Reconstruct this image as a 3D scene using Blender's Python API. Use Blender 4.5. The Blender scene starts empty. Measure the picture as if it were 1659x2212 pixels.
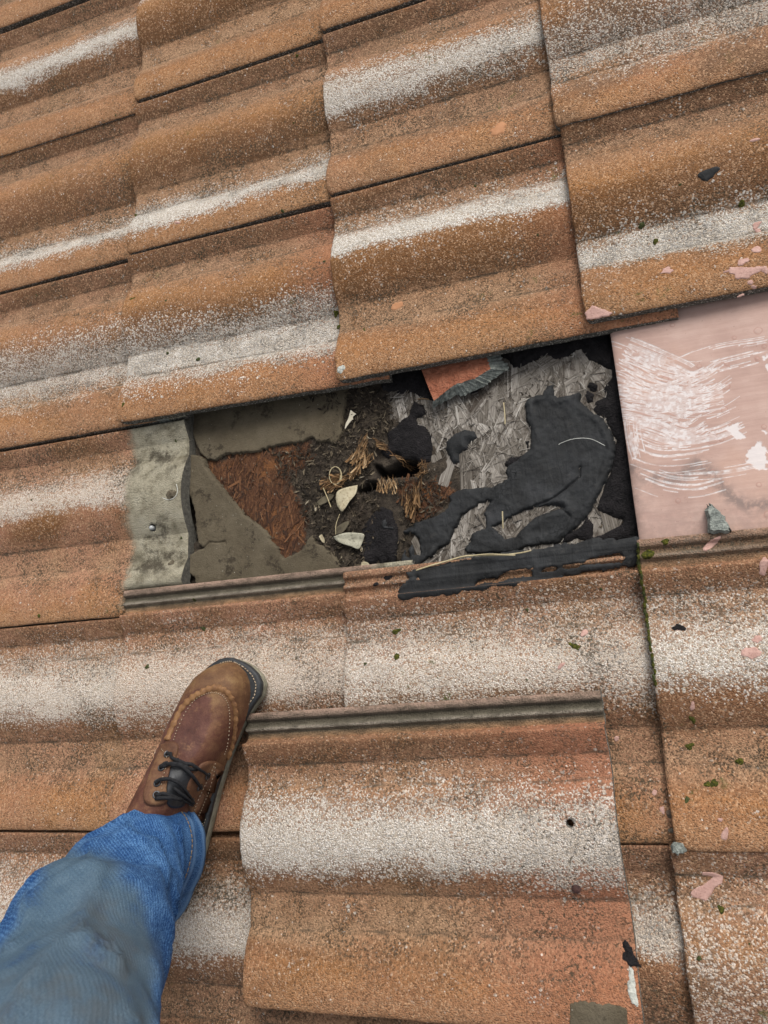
import bpy, math, random
import numpy as np
from mathutils import Matrix, Vector
from mathutils.bvhtree import BVHTree

S = bpy.context.scene
COL = S.collection
random.seed(7)

# ---------------------------------------------------------------- camera, sky, sun, exposure
PITCH = math.radians(17)
ROOF = Matrix.Rotation(-PITCH, 4, 'Y')      # roof plane: x up the slope, y along the eaves, z away from the roof
CAM = np.array([1.0903, -1.0221, 0.8701])   # metres, in the roof's own axes
CAMR = np.array([[0.93590845, 0.12788361, 0.32820902],
                 [-0.05099611, 0.97114384, -0.23297864],
                 [-0.34853231, 0.20130929, 0.91542329]])
FPX = 1573.04
cd = bpy.data.cameras.new('camera')
cd.sensor_fit = 'HORIZONTAL'
cd.sensor_width = 25.96
cd.lens = 25.96 * FPX / 1659
cd.clip_start, cd.clip_end = 0.01, 500
cd.dof.use_dof = True
cd.dof.focus_distance = 1.0
cd.dof.aperture_fstop = 9.0
cam = bpy.data.objects.new('camera', cd)
COL.objects.link(cam)
M4 = Matrix([list(CAMR[0]) + [CAM[0]], list(CAMR[1]) + [CAM[1]], list(CAMR[2]) + [CAM[2]], [0, 0, 0, 1]])
cam.matrix_world = ROOF @ M4
S.camera = cam

SUN_EL, SUN_AZ = math.radians(52), math.radians(78)      # azimuth measured from +x towards +y
W = bpy.data.worlds.new('World')
S.world = W
W.use_nodes = True
wn = W.node_tree
bg = wn.nodes['Background']
sky = wn.nodes.new('ShaderNodeTexSky')
sky.sky_type = 'NISHITA'
sky.sun_disc = False
sky.sun_elevation = SUN_EL
sky.sun_rotation = math.radians(90) - SUN_AZ
sky.air_density, sky.dust_density = 1.0, 4.0
hs = wn.nodes.new('ShaderNodeHueSaturation')
hs.inputs['Saturation'].default_value = 0.22
wn.links.new(sky.outputs[0], hs.inputs['Color'])
wn.links.new(hs.outputs[0], bg.inputs[0])
bg.inputs[1].default_value = 0.13
sl = bpy.data.lights.new('sun', 'SUN')
sl.energy = 1.5
sl.angle = math.radians(30)
sl.color = (1.0, 0.96, 0.90)
sun = bpy.data.objects.new('sun', sl)
COL.objects.link(sun)
sd = Vector((math.cos(SUN_EL) * math.cos(SUN_AZ), math.cos(SUN_EL) * math.sin(SUN_AZ), math.sin(SUN_EL)))
sun.rotation_euler = sd.to_track_quat('Z', 'Y').to_euler()
S.view_settings.view_transform = 'Standard'
S.view_settings.look = 'None'
S.view_settings.gamma = 1
S.view_settings.use_curve_mapping = False
S.view_settings.exposure = 0.42
S.render.engine = 'CYCLES'


# ---------------------------------------------------------------- helpers: plane mapping, noise, meshes
def P(x, y, z=0.0):
    """point on the roof (height z above its reference plane) seen at a place of the photograph"""
    d = CAMR @ np.array([(x - 829.5) / FPX, -(y - 1106) / FPX, -1.0])
    return CAM + (z - CAM[2]) / d[2] * d


def ray(x, y):
    d = CAMR @ np.array([(x - 829.5) / FPX, -(y - 1106) / FPX, -1.0])
    return Vector(CAM), Vector(d).normalized()


def _h(i, j, s):
    n = (i * 374761393 + j * 668265263 + s * 974634777) & 0xFFFFFFFF
    n = ((n ^ (n >> 13)) * 1274126177) & 0xFFFFFFFF
    n = n ^ (n >> 16)
    return (n & 0xFFFFFF) / 16777215.0


def vnoise(x, y, s=0):
    x = np.asarray(x, float); y = np.asarray(y, float)
    xi = np.floor(x).astype(np.int64); yi = np.floor(y).astype(np.int64)
    fx = x - xi; fy = y - yi
    fx = fx * fx * (3 - 2 * fx); fy = fy * fy * (3 - 2 * fy)
    a = _h(xi, yi, s); b = _h(xi + 1, yi, s); c = _h(xi, yi + 1, s); d = _h(xi + 1, yi + 1, s)
    return (a * (1 - fx) + b * fx) * (1 - fy) + (c * (1 - fx) + d * fx) * fy


def fbm(x, y, o=4, s=0):
    """-0.5 .. 0.5"""
    t = 0; a = 0.5; n = 0
    for k in range(o):
        t = t + a * vnoise(np.asarray(x) * 2 ** k, np.asarray(y) * 2 ** k, s + k * 17); n += a; a *= 0.5
    return t / n - 0.5


def sdist(px, py, poly):
    """signed distance to a closed polygon, positive inside"""
    poly = np.asarray(poly, float)
    n = len(poly)
    d2 = np.full(px.shape, 1e9); ins = np.zeros(px.shape, bool)
    for i in range(n):
        ax, ay = poly[i]; bx, by = poly[(i + 1) % n]
        ex, ey = bx - ax, by - ay
        L = ex * ex + ey * ey + 1e-12
        t = np.clip(((px - ax) * ex + (py - ay) * ey) / L, 0, 1)
        d2 = np.minimum(d2, (px - ax - t * ex) ** 2 + (py - ay - t * ey) ** 2)
        c = ((ay > py) != (by > py))
        xi = ax + (py - ay) / (ey if abs(ey) > 1e-12 else 1e-12) * ex
        ins ^= c & (px < xi)
    return np.where(ins, np.sqrt(d2), -np.sqrt(d2))


def ldist(px, py, line):
    d2 = np.full(px.shape, 1e9)
    for (ax, ay), (bx, by) in zip(line[:-1], line[1:]):
        ex, ey = bx - ax, by - ay
        t = np.clip(((px - ax) * ex + (py - ay) * ey) / (ex * ex + ey * ey + 1e-12), 0, 1)
        d2 = np.minimum(d2, (px - ax - t * ex) ** 2 + (py - ay - t * ey) ** 2)
    return np.sqrt(d2)


def smooth(a, b, x):
    t = np.clip((x - a) / (b - a), 0, 1)
    return t * t * (3 - 2 * t)


def link(o, parent=None):
    COL.objects.link(o)
    if parent is not None:
        o.parent = parent
    else:
        o.matrix_world = ROOF @ o.matrix_basis
    return o


def mesh(name, verts, faces, mats, parent=None, smoothed=True, midx=None, loc=None, attrs=None, uv=None):
    me = bpy.data.meshes.new(name)
    me.from_pydata([tuple(map(float, v)) for v in verts], [], [tuple(map(int, f)) for f in faces])
    for m in (mats if isinstance(mats, (list, tuple)) else [mats]):
        me.materials.append(m)
    if smoothed:
        me.polygons.foreach_set('use_smooth', [True] * len(me.polygons))
    if midx is not None:
        me.polygons.foreach_set('material_index', midx)
    for k, a in (attrs or {}).items():
        at = me.attributes.new(k, 'FLOAT', 'POINT')
        at.data.foreach_set('value', np.asarray(a, np.float32).ravel())
    if uv is not None:
        ul = me.uv_layers.new(name='UVMap')
        vi = np.zeros(len(me.loops), np.int32); me.loops.foreach_get('vertex_index', vi)
        ul.data.foreach_set('uv', np.asarray(uv, np.float32)[vi].ravel())
    me.update()
    o = bpy.data.objects.new(name, me)
    if loc is not None:
        o.location = loc
    return link(o, parent)


def tag(o, label=None, cat=None, group=None, kind=None):
    for k, v in (('label', label), ('category', cat), ('group', group), ('kind', kind)):
        if v:
            o[k] = v
    return o


def empty(name, loc=(0, 0, 0), parent=None):
    o = bpy.data.objects.new(name, None)
    o.location = loc
    return link(o, parent)


def gridfaces(nx, ny):
    """vertices indexed i*ny+j"""
    i, j = np.meshgrid(np.arange(nx - 1), np.arange(ny - 1), indexing='ij')
    a = (i * ny + j).ravel()
    return np.stack([a, a + ny, a + ny + 1, a + 1], 1)


def tube(pts, rad, seg=6, flat=1.0):
    pts = [Vector(p) for p in pts]
    n = len(pts); V = []; F = []
    rr = rad if isinstance(rad, (list, tuple)) else [rad] * n
    up = Vector((0, 0, 1))
    for k, p in enumerate(pts):
        t = (pts[min(k + 1, n - 1)] - pts[max(k - 1, 0)]).normalized()
        if abs(t.dot(up)) > 0.95:
            a = t.cross(Vector((1, 0, 0))).normalized()
        else:
            a = t.cross(up).normalized()
        b = a.cross(t)
        for q in range(seg):
            an = 2 * math.pi * q / seg
            V.append(p + a * math.cos(an) * rr[k] + b * math.sin(an) * rr[k] * flat)
    for k in range(n - 1):
        for q in range(seg):
            F.append((k * seg + q, k * seg + (q + 1) % seg, (k + 1) * seg + (q + 1) % seg, (k + 1) * seg + q))
    F.append(tuple(range(seg))[::-1]); F.append(tuple((n - 1) * seg + q for q in range(seg)))
    return V, F


def spline(pts, n):
    """Catmull-Rom through points"""
    p = [np.array(q, float) for q in pts]
    p = [2 * p[0] - p[1]] + p + [2 * p[-1] - p[-2]]
    out = []
    m = len(p) - 3
    for k in range(n):
        t = k / (n - 1) * m
        i = min(int(t), m - 1); t -= i
        a, b, c, d = p[i:i + 4]
        out.append(0.5 * (2 * b + (c - a) * t + (2 * a - 5 * b + 4 * c - d) * t * t + (3 * b - a - 3 * c + d) * t ** 3))
    return out


GA, GB, LEN, DROP = 0.3529, 0.300, 0.450, 0.015      # gauge, cover width, tile length, fall of a tile over one gauge


# ---------------------------------------------------------------- helpers: materials
def C(r, g, b, k=0.86):
    f = lambda c: ((c / 255 + 0.055) / 1.055) ** 2.4 if c > 10 else c / 255 / 12.92
    return (f(r) * k, f(g) * k, f(b) * k, 1)


class G:
    def __init__(s, name, rough=0.9, spec=0.25):
        s.m = bpy.data.materials.new(name)
        s.m.use_nodes = True
        s.t = s.m.node_tree
        s.b = s.t.nodes['Principled BSDF']
        s.b.inputs['Roughness'].default_value = rough
        s.b.inputs['Specular IOR Level'].default_value = spec
        tc = s.t.nodes.new('ShaderNodeTexCoord')
        s.obj, s.uv = tc.outputs['Object'], tc.outputs['UV']

    def put(s, sock, v):
        if hasattr(v, 'is_linked') or isinstance(v, bpy.types.NodeSocket):
            s.t.links.new(v, sock)
        else:
            sock.default_value = v

    def f(s, op, a, b=0.0, clamp=False):
        n = s.t.nodes.new('ShaderNodeMath'); n.operation = op; n.use_clamp = clamp
        s.put(n.inputs[0], a); s.put(n.inputs[1], b)
        return n.outputs[0]

    def v(s, op, a, b):
        n = s.t.nodes.new('ShaderNodeVectorMath'); n.operation = op
        s.put(n.inputs[0], a); s.put(n.inputs[1], b)
        return n.outputs[0]

    def attr(s, name, typ='GEOMETRY'):
        n = s.t.nodes.new('ShaderNodeAttribute'); n.attribute_name = name; n.attribute_type = typ
        return n.outputs['Fac']

    def xyz(s, vec):
        n = s.t.nodes.new('ShaderNodeSeparateXYZ'); s.put(n.inputs[0], vec)
        return n.outputs

    def noise(s, vec, scale, detail=3, rough=0.55, dist=0.0):
        n = s.t.nodes.new('ShaderNodeTexNoise')
        s.put(n.inputs['Vector'], vec); n.inputs['Scale'].default_value = scale
        n.inputs['Detail'].default_value = detail; n.inputs['Roughness'].default_value = rough
        n.inputs['Distortion'].default_value = dist
        return n.outputs['Fac']

    def vor(s, vec, scale, feat='F1', rnd=1.0):
        n = s.t.nodes.new('ShaderNodeTexVoronoi'); n.feature = feat
        s.put(n.inputs['Vector'], vec); n.inputs['Scale'].default_value = scale
        n.inputs['Randomness'].default_value = rnd
        return n

    def mix(s, fac, a, b, mode='MIX'):
        n = s.t.nodes.new('ShaderNodeMix'); n.data_type = 'RGBA'; n.blend_type = mode
        s.put(n.inputs[0], fac); s.put(n.inputs[6], a); s.put(n.inputs[7], b)
        return n.outputs[2]

    def step(s, x, a, b):
        n = s.t.nodes.new('ShaderNodeMapRange'); n.interpolation_type = 'SMOOTHSTEP'
        s.put(n.inputs[0], x); s.put(n.inputs[1], a); s.put(n.inputs[2], b)
        return n.outputs[0]

    def ramp(s, fac, stops, interp='LINEAR'):
        n = s.t.nodes.new('ShaderNodeValToRGB'); s.put(n.inputs[0], fac)
        r = n.color_ramp; r.interpolation = interp
        while len(r.elements) < len(stops):
            r.elements.new(0.5)
        for e, (p, c) in zip(r.elements, stops):
            e.position = p
        for e, (p, c) in zip(r.elements, stops):
            e.color = c if len(c) == 4 else (*c, 1)
        return n.outputs[0]

    def bump(s, h, dist=0.001, strength=1.0):
        n = s.t.nodes.new('ShaderNodeBump')
        n.inputs['Strength'].default_value = strength; n.inputs['Distance'].default_value = dist
        s.put(n.inputs['Height'], h)
        s.t.links.new(n.outputs[0], s.b.inputs['Normal'])

    def color(s, c):
        s.put(s.b.inputs['Base Color'], c)
        return s


def scaled(g, vec, x, y, z):
    return g.v('MULTIPLY', vec, (x, y, z))


# ---- weathered concrete roof tile
def tile_material():
    g = G('weathered_tile', 0.92, 0.2)
    o = g.attr
    seed = o('seed', 'OBJECT')
    cx = g.t.nodes.new('ShaderNodeCombineXYZ')
    for i in range(3):
        g.put(cx.inputs[i], g.f('MULTIPLY', seed, (3.7, 5.1, 1.3)[i]))
    pos = g.v('ADD', g.obj, cx.outputs[0])
    X, Y, Z = g.xyz(g.obj)
    flow = g.noise(scaled(g, pos, 5, 26, 1), 1.0, 4, 0.6)
    mott = g.noise(pos, 34, 5, 0.65)
    fine = g.noise(pos, 420, 3, 0.6)
    yy = g.f('ADD', Y, g.f('MULTIPLY', g.f('SUBTRACT', flow, 0.5), 0.07))
    yy = g.f('ADD', yy, g.f('MULTIPLY', g.f('SUBTRACT', mott, 0.5), 0.02))
    base = g.ramp(g.f('DIVIDE', yy, 0.3333), [
        (0.00, C(180, 128, 90)), (0.13, C(170, 112, 70)), (0.19, C(150, 102, 70)), (0.25, C(176, 136, 106)),
        (0.36, C(160, 116, 86)), (0.40, C(108, 70, 42)), (0.50, C(124, 78, 42)), (0.60, C(166, 110, 66)),
        (0.70, C(166, 118, 86)), (0.74, C(172, 132, 104)), (0.80, C(150, 106, 80)), (0.85, C(112, 76, 52)),
        (0.90, C(150, 100, 70))])
    base = g.mix(g.f('MULTIPLY', g.step(mott, 0.46, 0.74), .8), base, C(136, 84, 46), 'MIX')
    pink = g.f('MULTIPLY', o('pink', 'OBJECT'), g.step(g.noise(pos, 9, 3), 0.30, 0.62))
    base = g.mix(g.f('MULTIPLY', pink, .85), base, C(172, 119, 96))
    base = g.mix(g.f('MULTIPLY', o('dark', 'OBJECT'), g.step(g.noise(pos, 14, 4), 0.35, 0.65)), base, C(112, 84, 66))
    # granules
    v1 = g.vor(pos, 560)
    c1 = g.xyz(v1.outputs['Color'])
    e1 = g.vor(pos, 560, 'DISTANCE_TO_EDGE').outputs['Distance']
    v2 = g.vor(pos, 250)
    c2 = g.xyz(v2.outputs['Color'])
    d2 = v2.outputs['Distance']
    base = g.mix(g.f('MULTIPLY', g.step(c1[1], 0.6, 1.0), 0.68), base, C(206, 160, 126))
    base = g.mix(g.f('MULTIPLY', g.step(c1[2], 0.6, 1.0), 0.6), base, C(92, 62, 44))
    base = g.mix(g.f('MULTIPLY', g.step(fine, 0.55, 0.75), 0.4), base, C(84, 62, 48))
    # grey cement on the covered head of the tile and in the side channel
    hb = g.f('ADD', X, g.f('MULTIPLY', g.f('SUBTRACT', g.noise(pos, 60, 4), 0.5), 0.03))
    head = g.f('MULTIPLY', g.step(g.f('SUBTRACT', hb, o('headx', 'OBJECT')), -0.010, 0.012), o('head', 'OBJECT'))
    grey = g.ramp(g.noise(pos, 40, 6, 0.7), [(0.3, C(104, 95, 78)), (0.5, C(158, 149, 129)), (0.7, C(172, 164, 145))])
    fresh = g.f('MULTIPLY', g.step(hb, 0.24, 0.42), o('fresh', 'OBJECT'))
    base = g.mix(g.f('MULTIPLY', fresh, 0.65), base, C(172, 104, 80))
    # white lichen
    d = g.f('DIVIDE', g.f('SUBTRACT', yy, o('wy', 'OBJECT')), o('ww', 'OBJECT'))
    d = g.f('MAXIMUM', g.f('MULTIPLY', d, 0.72), g.f('MULTIPLY', d, -1.30))
    dens = g.f('MULTIPLY', g.f('POWER', 2.718, g.f('MULTIPLY', g.f('MULTIPLY', d, d), -1.0)), o('ws', 'OBJECT'))
    dens = g.f('MULTIPLY', dens, g.f('ADD', 0.62, g.f('MULTIPLY', g.noise(scaled(g, pos, 9, 30, 10), 1.0, 5, 0.65), 0.8)))
    dens = g.f('ADD', dens, g.f('MULTIPLY', g.f('SUBTRACT', mott, 0.54), 0.55))
    w1 = g.step(g.f('SUBTRACT', g.f('MULTIPLY', dens, 0.95), c1[0]), -0.06, 0.10)
    w2 = g.f('MULTIPLY', g.step(g.f('SUBTRACT', g.f('MULTIPLY', dens, 0.9), c2[0]), -0.02, 0.02), g.step(d2, 0.62, 0.42))
    sp = g.f('MULTIPLY', g.step(c2[1], 0.975, 0.98), g.step(d2, 0.36, 0.24))
    w1 = g.f('ADD', g.f('MULTIPLY', w1, 0.74), g.f('MULTIPLY', g.step(dens, 0.10, 1.0), 0.30), True)
    w2 = g.f('MULTIPLY', w2, g.step(g.noise(pos, 18, 3), 0.42, 0.62))
    wht = g.f('MAXIMUM', g.f('MAXIMUM', w1, g.f('MULTIPLY', w2, 0.85)), g.f('MULTIPLY', sp, 0.7))
    wcol = g.ramp(c1[2], [(0.0, C(186, 172, 156, .92)), (0.5, C(230, 222, 210, .92)), (1.0, C(248, 244, 238, .94))])
    wcol = g.mix(g.f('MULTIPLY', o('pink', 'OBJECT'), 0.6), wcol, C(216, 190, 170, .9))
    base = g.mix(g.f('MULTIPLY', wht, 0.92), base, wcol)
    crack = g.f('MULTIPLY', g.step(e1, 0.16, 0.0), g.step(dens, 0.15, 0.5))
    base = g.mix(g.f('MULTIPLY', crack, 0.62), base, C(92, 78, 68))
    # black algae specks, thicker in the pans
    pan = g.f('ADD', g.step(Z, -0.006, -0.018), 0.35)
    bn = g.noise(pos, 300, 3, 0.7)
    big = g.noise(pos, 11, 3, 0.6)
    alg = g.f('MULTIPLY', g.step(g.f('ADD', bn, g.f('MULTIPLY', g.f('SUBTRACT', big, 0.5), 0.55)), 0.57, 0.66), pan)
    base = g.mix(g.f('MULTIPLY', alg, 0.62), base, C(66, 60, 48))
    psp = g.f('MULTIPLY', g.step(c1[2], 0.50, 0.62), g.step(Z, -0.012, -0.019))
    base = g.mix(g.f('MULTIPLY', g.f('MULTIPLY', psp, g.step(mott, .38, .60)), 0.55), base, C(70, 62, 50))
    # a broken dark line coloured along the foot of each roll
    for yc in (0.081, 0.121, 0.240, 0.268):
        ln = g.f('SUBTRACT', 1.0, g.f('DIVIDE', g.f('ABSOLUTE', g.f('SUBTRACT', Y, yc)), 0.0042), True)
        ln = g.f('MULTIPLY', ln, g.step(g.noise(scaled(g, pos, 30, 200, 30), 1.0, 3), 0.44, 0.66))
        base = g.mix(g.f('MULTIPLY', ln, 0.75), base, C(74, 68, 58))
    ch = g.f('MULTIPLY', g.step(Y, 0.2985, 0.3005), o('channel', 'OBJECT'))
    ribz = g.f('ADD', Z, g.f('MULTIPLY', X, DROP / GA))
    nn = g.noise(scaled(g, pos, 40, 90, 40), 1.0, 6, 0.75)
    chc = g.ramp(g.f('DIVIDE', g.f('SUBTRACT', Y, 0.2985), 0.0345), [(0.0, C(168, 118, 84)), (0.18, C(150, 122, 96)), (0.26, C(112, 106, 92)), (0.40, C(150, 138, 124)), (0.50, C(106, 98, 84)), (0.66, C(84, 76, 64)), (0.80, C(140, 118, 104)), (1.0, C(168, 136, 120))])
    chc = g.mix(g.f('MULTIPLY', g.step(g.f('ADD', nn, g.f('MULTIPLY', ribz, -9.0)), 0.56, 0.76), 0.6), chc, C(66, 60, 50))
    chc = g.mix(g.f('MULTIPLY', g.step(fine, 0.55, 0.7), 0.5), chc, C(70, 62, 52))
    base = g.mix(ch, base, chc)
    mossy = g.f('MULTIPLY', g.step(g.noise(pos, 45, 5, 0.75), 0.60, 0.70), g.step(g.noise(pos, 6, 2), 0.48, 0.62))
    base = g.mix(g.f('MULTIPLY', mossy, o('moss', 'OBJECT')), base, C(92, 92, 48))
    dirtp = g.f('MULTIPLY', g.step(g.noise(pos, 26, 5, 0.7), 0.46, 0.62), g.step(Z, -0.018, -0.030))
    grey = g.mix(g.f('MULTIPLY', dirtp, 0.85), grey, C(62, 54, 44))
    base = g.mix(head, base, grey)
    hsv = g.t.nodes.new('ShaderNodeHueSaturation')
    hsv.inputs['Hue'].default_value = 0.509; hsv.inputs['Saturation'].default_value = 0.955; hsv.inputs['Value'].default_value = 1.0
    g.put(hsv.inputs['Color'], base)
    g.color(hsv.outputs[0])
    hgt = g.f('ADD', g.f('MULTIPLY', g.step(v1.outputs['Distance'], 0.7, 0.0), 0.55), g.f('MULTIPLY', fine, 0.7))
    hgt = g.f('ADD', hgt, g.f('MULTIPLY', w2, 0.5))
    g.bump(hgt, 0.0019, 1.0)
    return g.m


def edge_material():
    g = G('tile_edge_cement', 0.95, 0.15)
    n = g.noise(g.obj, 260, 4, 0.7)
    c = g.vor(g.obj, 700)
    col = g.ramp(n, [(0.3, C(58, 56, 52)), (0.55, C(98, 95, 88)), (0.75, C(140, 136, 126))])
    col = g.mix(g.step(g.xyz(c.outputs['Color'])[0], 0.85, 0.95), col, C(190, 186, 176))
    g.color(col)
    g.bump(n, 0.002, 1.0)
    return g.m


def simple(name, stops, scale, rough=0.9, bump=0.001, spec=0.25, stretch=(1, 1, 1), detail=5, fine=0, finecol=None):
    g = G(name, rough, spec)
    n = g.noise(scaled(g, g.obj, *stretch), scale, detail, 0.65)
    col = g.ramp(n, stops)
    h = n
    if fine:
        f = g.noise(g.obj, fine, 3, 0.6)
        col = g.mix(g.f('MULTIPLY', g.step(f, 0.5, 0.72), 0.6), col, finecol or C(40, 36, 32))
        h = g.f('ADD', n, f)
    g.color(col)
    if bump:
        g.bump(h, bump, 0.9)
    return g.m


TILE, EDGE = tile_material(), edge_material()
HEADEDGE = simple('grey_head_edge', [(0.3, C(74, 72, 66)), (0.5, C(98, 95, 87)), (0.7, C(120, 116, 106))], 160, 0.95, 0.002, fine=500, finecol=C(66, 62, 56))
BROKEN = simple('broken_cement', [(0.3, C(96, 100, 96)), (0.5, C(138, 143, 136)), (0.7, C(176, 180, 170))], 160, 0.95, 0.003, fine=500, finecol=C(90, 92, 88))
MOSS = simple('moss', [(0.3, C(40, 42, 20)), (0.5, C(74, 76, 28)), (0.72, C(122, 118, 40))], 420, 1.0, 0.004)
DRYMOSS = simple('dark_moss', [(0.3, C(44, 48, 30)), (0.55, C(74, 80, 46)), (0.8, C(98, 100, 62))], 260, 1.0, 0.004)
PINKPAINT = simple('pink_paint', [(0.3, C(180, 142, 130)), (0.6, C(196, 158, 146)), (0.8, C(206, 172, 160))], 120, 0.7, 0.0008, fine=420, finecol=C(150, 110, 100))
ORANGEPATCH = simple('bare_orange_cement', [(0.3, C(176, 126, 90)), (0.7, C(190, 140, 104))], 120, 0.95, 0.001)
WHITEPATCH = simple('chipped_white_cement', [(0.3, C(170, 172, 164)), (0.7, C(214, 214, 204))], 150, 0.95, 0.002, fine=400, finecol=C(120, 118, 108))
def felt_material():
    g = G('roofing_felt', 0.95, 0.15)
    n = g.noise(g.obj, 20, 6, 0.7); f = g.noise(g.obj, 480, 3, 0.7); k = g.noise(g.obj, 130, 4, 0.75)
    col = g.ramp(n, [(0.3, C(82, 73, 59)), (0.5, C(97, 88, 72)), (0.7, C(107, 98, 82))])
    col = g.mix(g.f('MULTIPLY', g.step(f, 0.5, 0.75), 0.5), col, C(66, 60, 50))
    d = g.f('MULTIPLY', g.step(g.noise(g.obj, 24, 5, .75), 0.52, 0.62), g.step(k, .42, .58))
    col = g.mix(g.f('MULTIPLY', d, 0.75), col, C(50, 43, 35))
    col = g.mix(g.f('MULTIPLY', g.step(g.noise(g.obj, 240, 2), .73, .76), .7), col, C(168, 162, 148))
    g.color(col)
    g.bump(g.f('ADD', f, g.f('MULTIPLY', k, 1.5)), 0.0012, 0.9)
    return g.m


FELT = felt_material()
TARBLACK = simple('old_black_tar', [(0.3, C(22, 20, 21)), (0.6, C(38, 35, 36)), (0.8, C(58, 54, 54))], 90, 0.85, 0.004, 0.2, fine=430, finecol=C(16, 14, 15))
DARKHOLE = simple('soot_black_felt', [(0.3, C(16, 14, 15)), (0.7, C(38, 34, 34))], 60, 0.95, 0.003, 0.1)


def mastic_material():
    g = G('roof_mastic', 0.78, 0.25)
    n = g.noise(g.obj, 30, 5, 0.6)
    st = g.noise(scaled(g, g.obj, 60, 14, 60), 1.0, 4, 0.6, 1.2)
    f = g.noise(g.obj, 500, 2)
    col = g.ramp(n, [(0.3, C(31, 31, 31)), (0.55, C(42, 43, 44)), (0.75, C(56, 57, 59))])
    col = g.mix(g.f('MULTIPLY', g.step(f, 0.6, 0.75), 0.5), col, C(30, 30, 31))
    col = g.mix(g.f('MULTIPLY', g.step(st, .5, .7), .28), col, C(70, 71, 71))
    col = g.mix(g.f('MULTIPLY', g.step(g.noise(g.obj, 60, 5, .75), .58, .70), .22), col, C(84, 79, 72))
    vc = g.vor(g.v('ADD', g.obj, scaled(g, g.v('MULTIPLY', g.obj, (0, 0, 0)), 1, 1, 1)), 150, 'DISTANCE_TO_EDGE').outputs['Distance']
    ck = g.f('MULTIPLY', g.step(vc, 0.045, 0.0), g.step(g.noise(g.obj, 16, 3), 0.58, 0.70))
    col = g.mix(g.f('MULTIPLY', ck, 0.45), col, C(24, 24, 25))
    g.color(col)
    h = g.f('ADD', g.f('MULTIPLY', st, 1.4), g.f('MULTIPLY', f, 0.3))
    g.bump(g.f('SUBTRACT', h, g.f('MULTIPLY', ck, 0.8)), 0.0022, 0.8)
    return g.m


MASTIC = mastic_material()


def wood_material(name, stops, uvlen=3, uvw=160, rough=0.9, bump=0.0008):
    """stranded wood: grain runs along UV.x; attribute rnd picks a tone"""
    g = G(name, rough, 0.2)
    r = g.attr('rnd')
    off = g.t.nodes.new('ShaderNodeCombineXYZ')
    g.put(off.inputs[0], g.f('MULTIPLY', r, 37.0)); g.put(off.inputs[1], g.f('MULTIPLY', r, 91.0))
    p = g.v('ADD', scaled(g, g.uv, uvlen, uvw, 1), off.outputs[0])
    n = g.noise(p, 1.0, 5, 0.75)
    t = g.f('ADD', g.f('MULTIPLY', r, 0.75), g.f('MULTIPLY', g.f('SUBTRACT', n, 0.5), 1.7))
    col = g.ramp(t, stops)
    col = g.mix(g.f('MULTIPLY', g.step(n, 0.45, 0.30), 0.6), col, C(48, 42, 36))
    dd = g.f('MULTIPLY', g.step(g.noise(g.obj, 24, 5, .75), .50, .66), .7)
    col = g.mix(dd, col, C(62, 52, 44))
    g.color(col)
    g.bump(n, bump, 1.0)
    return g.m


OSB = wood_material('weathered_strand_board', [(0.0, C(60, 54, 48)), (0.3, C(110, 103, 94)), (0.65, C(152, 145, 136)), (1.0, C(202, 197, 188))])
BROWNWOOD = wood_material('brown_rotten_wood', [(0.0, C(48, 32, 25)), (0.35, C(92, 62, 44)), (0.7, C(126, 88, 60)), (1.0, C(160, 122, 86))])
TANWOOD = wood_material('fresh_split_wood', [(0.0, C(58, 44, 34)), (0.35, C(104, 78, 52)), (0.65, C(158, 124, 86)), (1.0, C(216, 194, 158))])
LITTER = wood_material('leaf_litter', [(0.0, C(32, 28, 24)), (0.42, C(64, 56, 47)), (0.7, C(98, 87, 71)), (0.9, C(142, 130, 108)), (1.0, C(196, 187, 168))])


def deck_material():
    g = G('rotten_deck', 0.95, 0.2)
    br, gr, dk = g.attr('brown'), g.attr('grey'), g.attr('dark')
    grain = g.noise(scaled(g, g.obj, 150, 24, 40), 1.0, 5, 0.7, 2.2)
    n = g.noise(g.obj, 55, 6, 0.7)
    f = g.noise(g.obj, 380, 3, 0.7)
    dirt = g.ramp(n, [(0.3, C(44, 38, 33)), (0.5, C(70, 62, 53)), (0.68, C(94, 84, 72))])
    wood = g.ramp(g.f('ADD', g.f('MULTIPLY', grain, 0.8), g.f('MULTIPLY', n, 0.2)), [(0.25, C(42, 29, 24)), (0.42, C(80, 54, 41)), (0.58, C(114, 79, 55)), (0.75, C(146, 108, 76))])
    osb = g.ramp(grain, [(0.25, C(62, 56, 50)), (0.5, C(122, 114, 104)), (0.75, C(166, 158, 146))])
    wood = g.mix(g.f('MULTIPLY', g.step(g.noise(g.obj, 22, 4, .7), .5, .66), .7), wood, C(50, 38, 32))
    wood = g.mix(g.f('MULTIPLY', g.step(g.noise(g.obj, 30, 4, .7), .54, .66), .6), wood, C(150, 100, 60))
    col = g.mix(br, dirt, wood)
    col = g.mix(gr, col, osb)
    col = g.mix(g.f('MULTIPLY', g.step(f, 0.52, 0.7), 0.55), col, C(36, 31, 27))
    col = g.mix(g.f('MULTIPLY', g.step(g.noise(g.obj, 210, 3), 0.68, 0.74), g.f('SUBTRACT', 0.7, dk)), col, C(168, 160, 148))
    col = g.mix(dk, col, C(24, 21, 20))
    g.color(col)
    g.bump(g.f('ADD', g.f('MULTIPLY', grain, g.f('ADD', br, gr)), f), 0.003, 1.0)
    return g.m


DECK = deck_material()
SLAB = simple('dark_timber', [(0.3, C(30, 25, 21)), (0.7, C(58, 49, 42))], 20, 0.95, 0.002)

# ---------------------------------------------------------------- roof: empty that carries the pieces laid into it
roof = tag(empty('roof'), kind='structure')
ZD = -0.056                                          # top of the wooden deck

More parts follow.
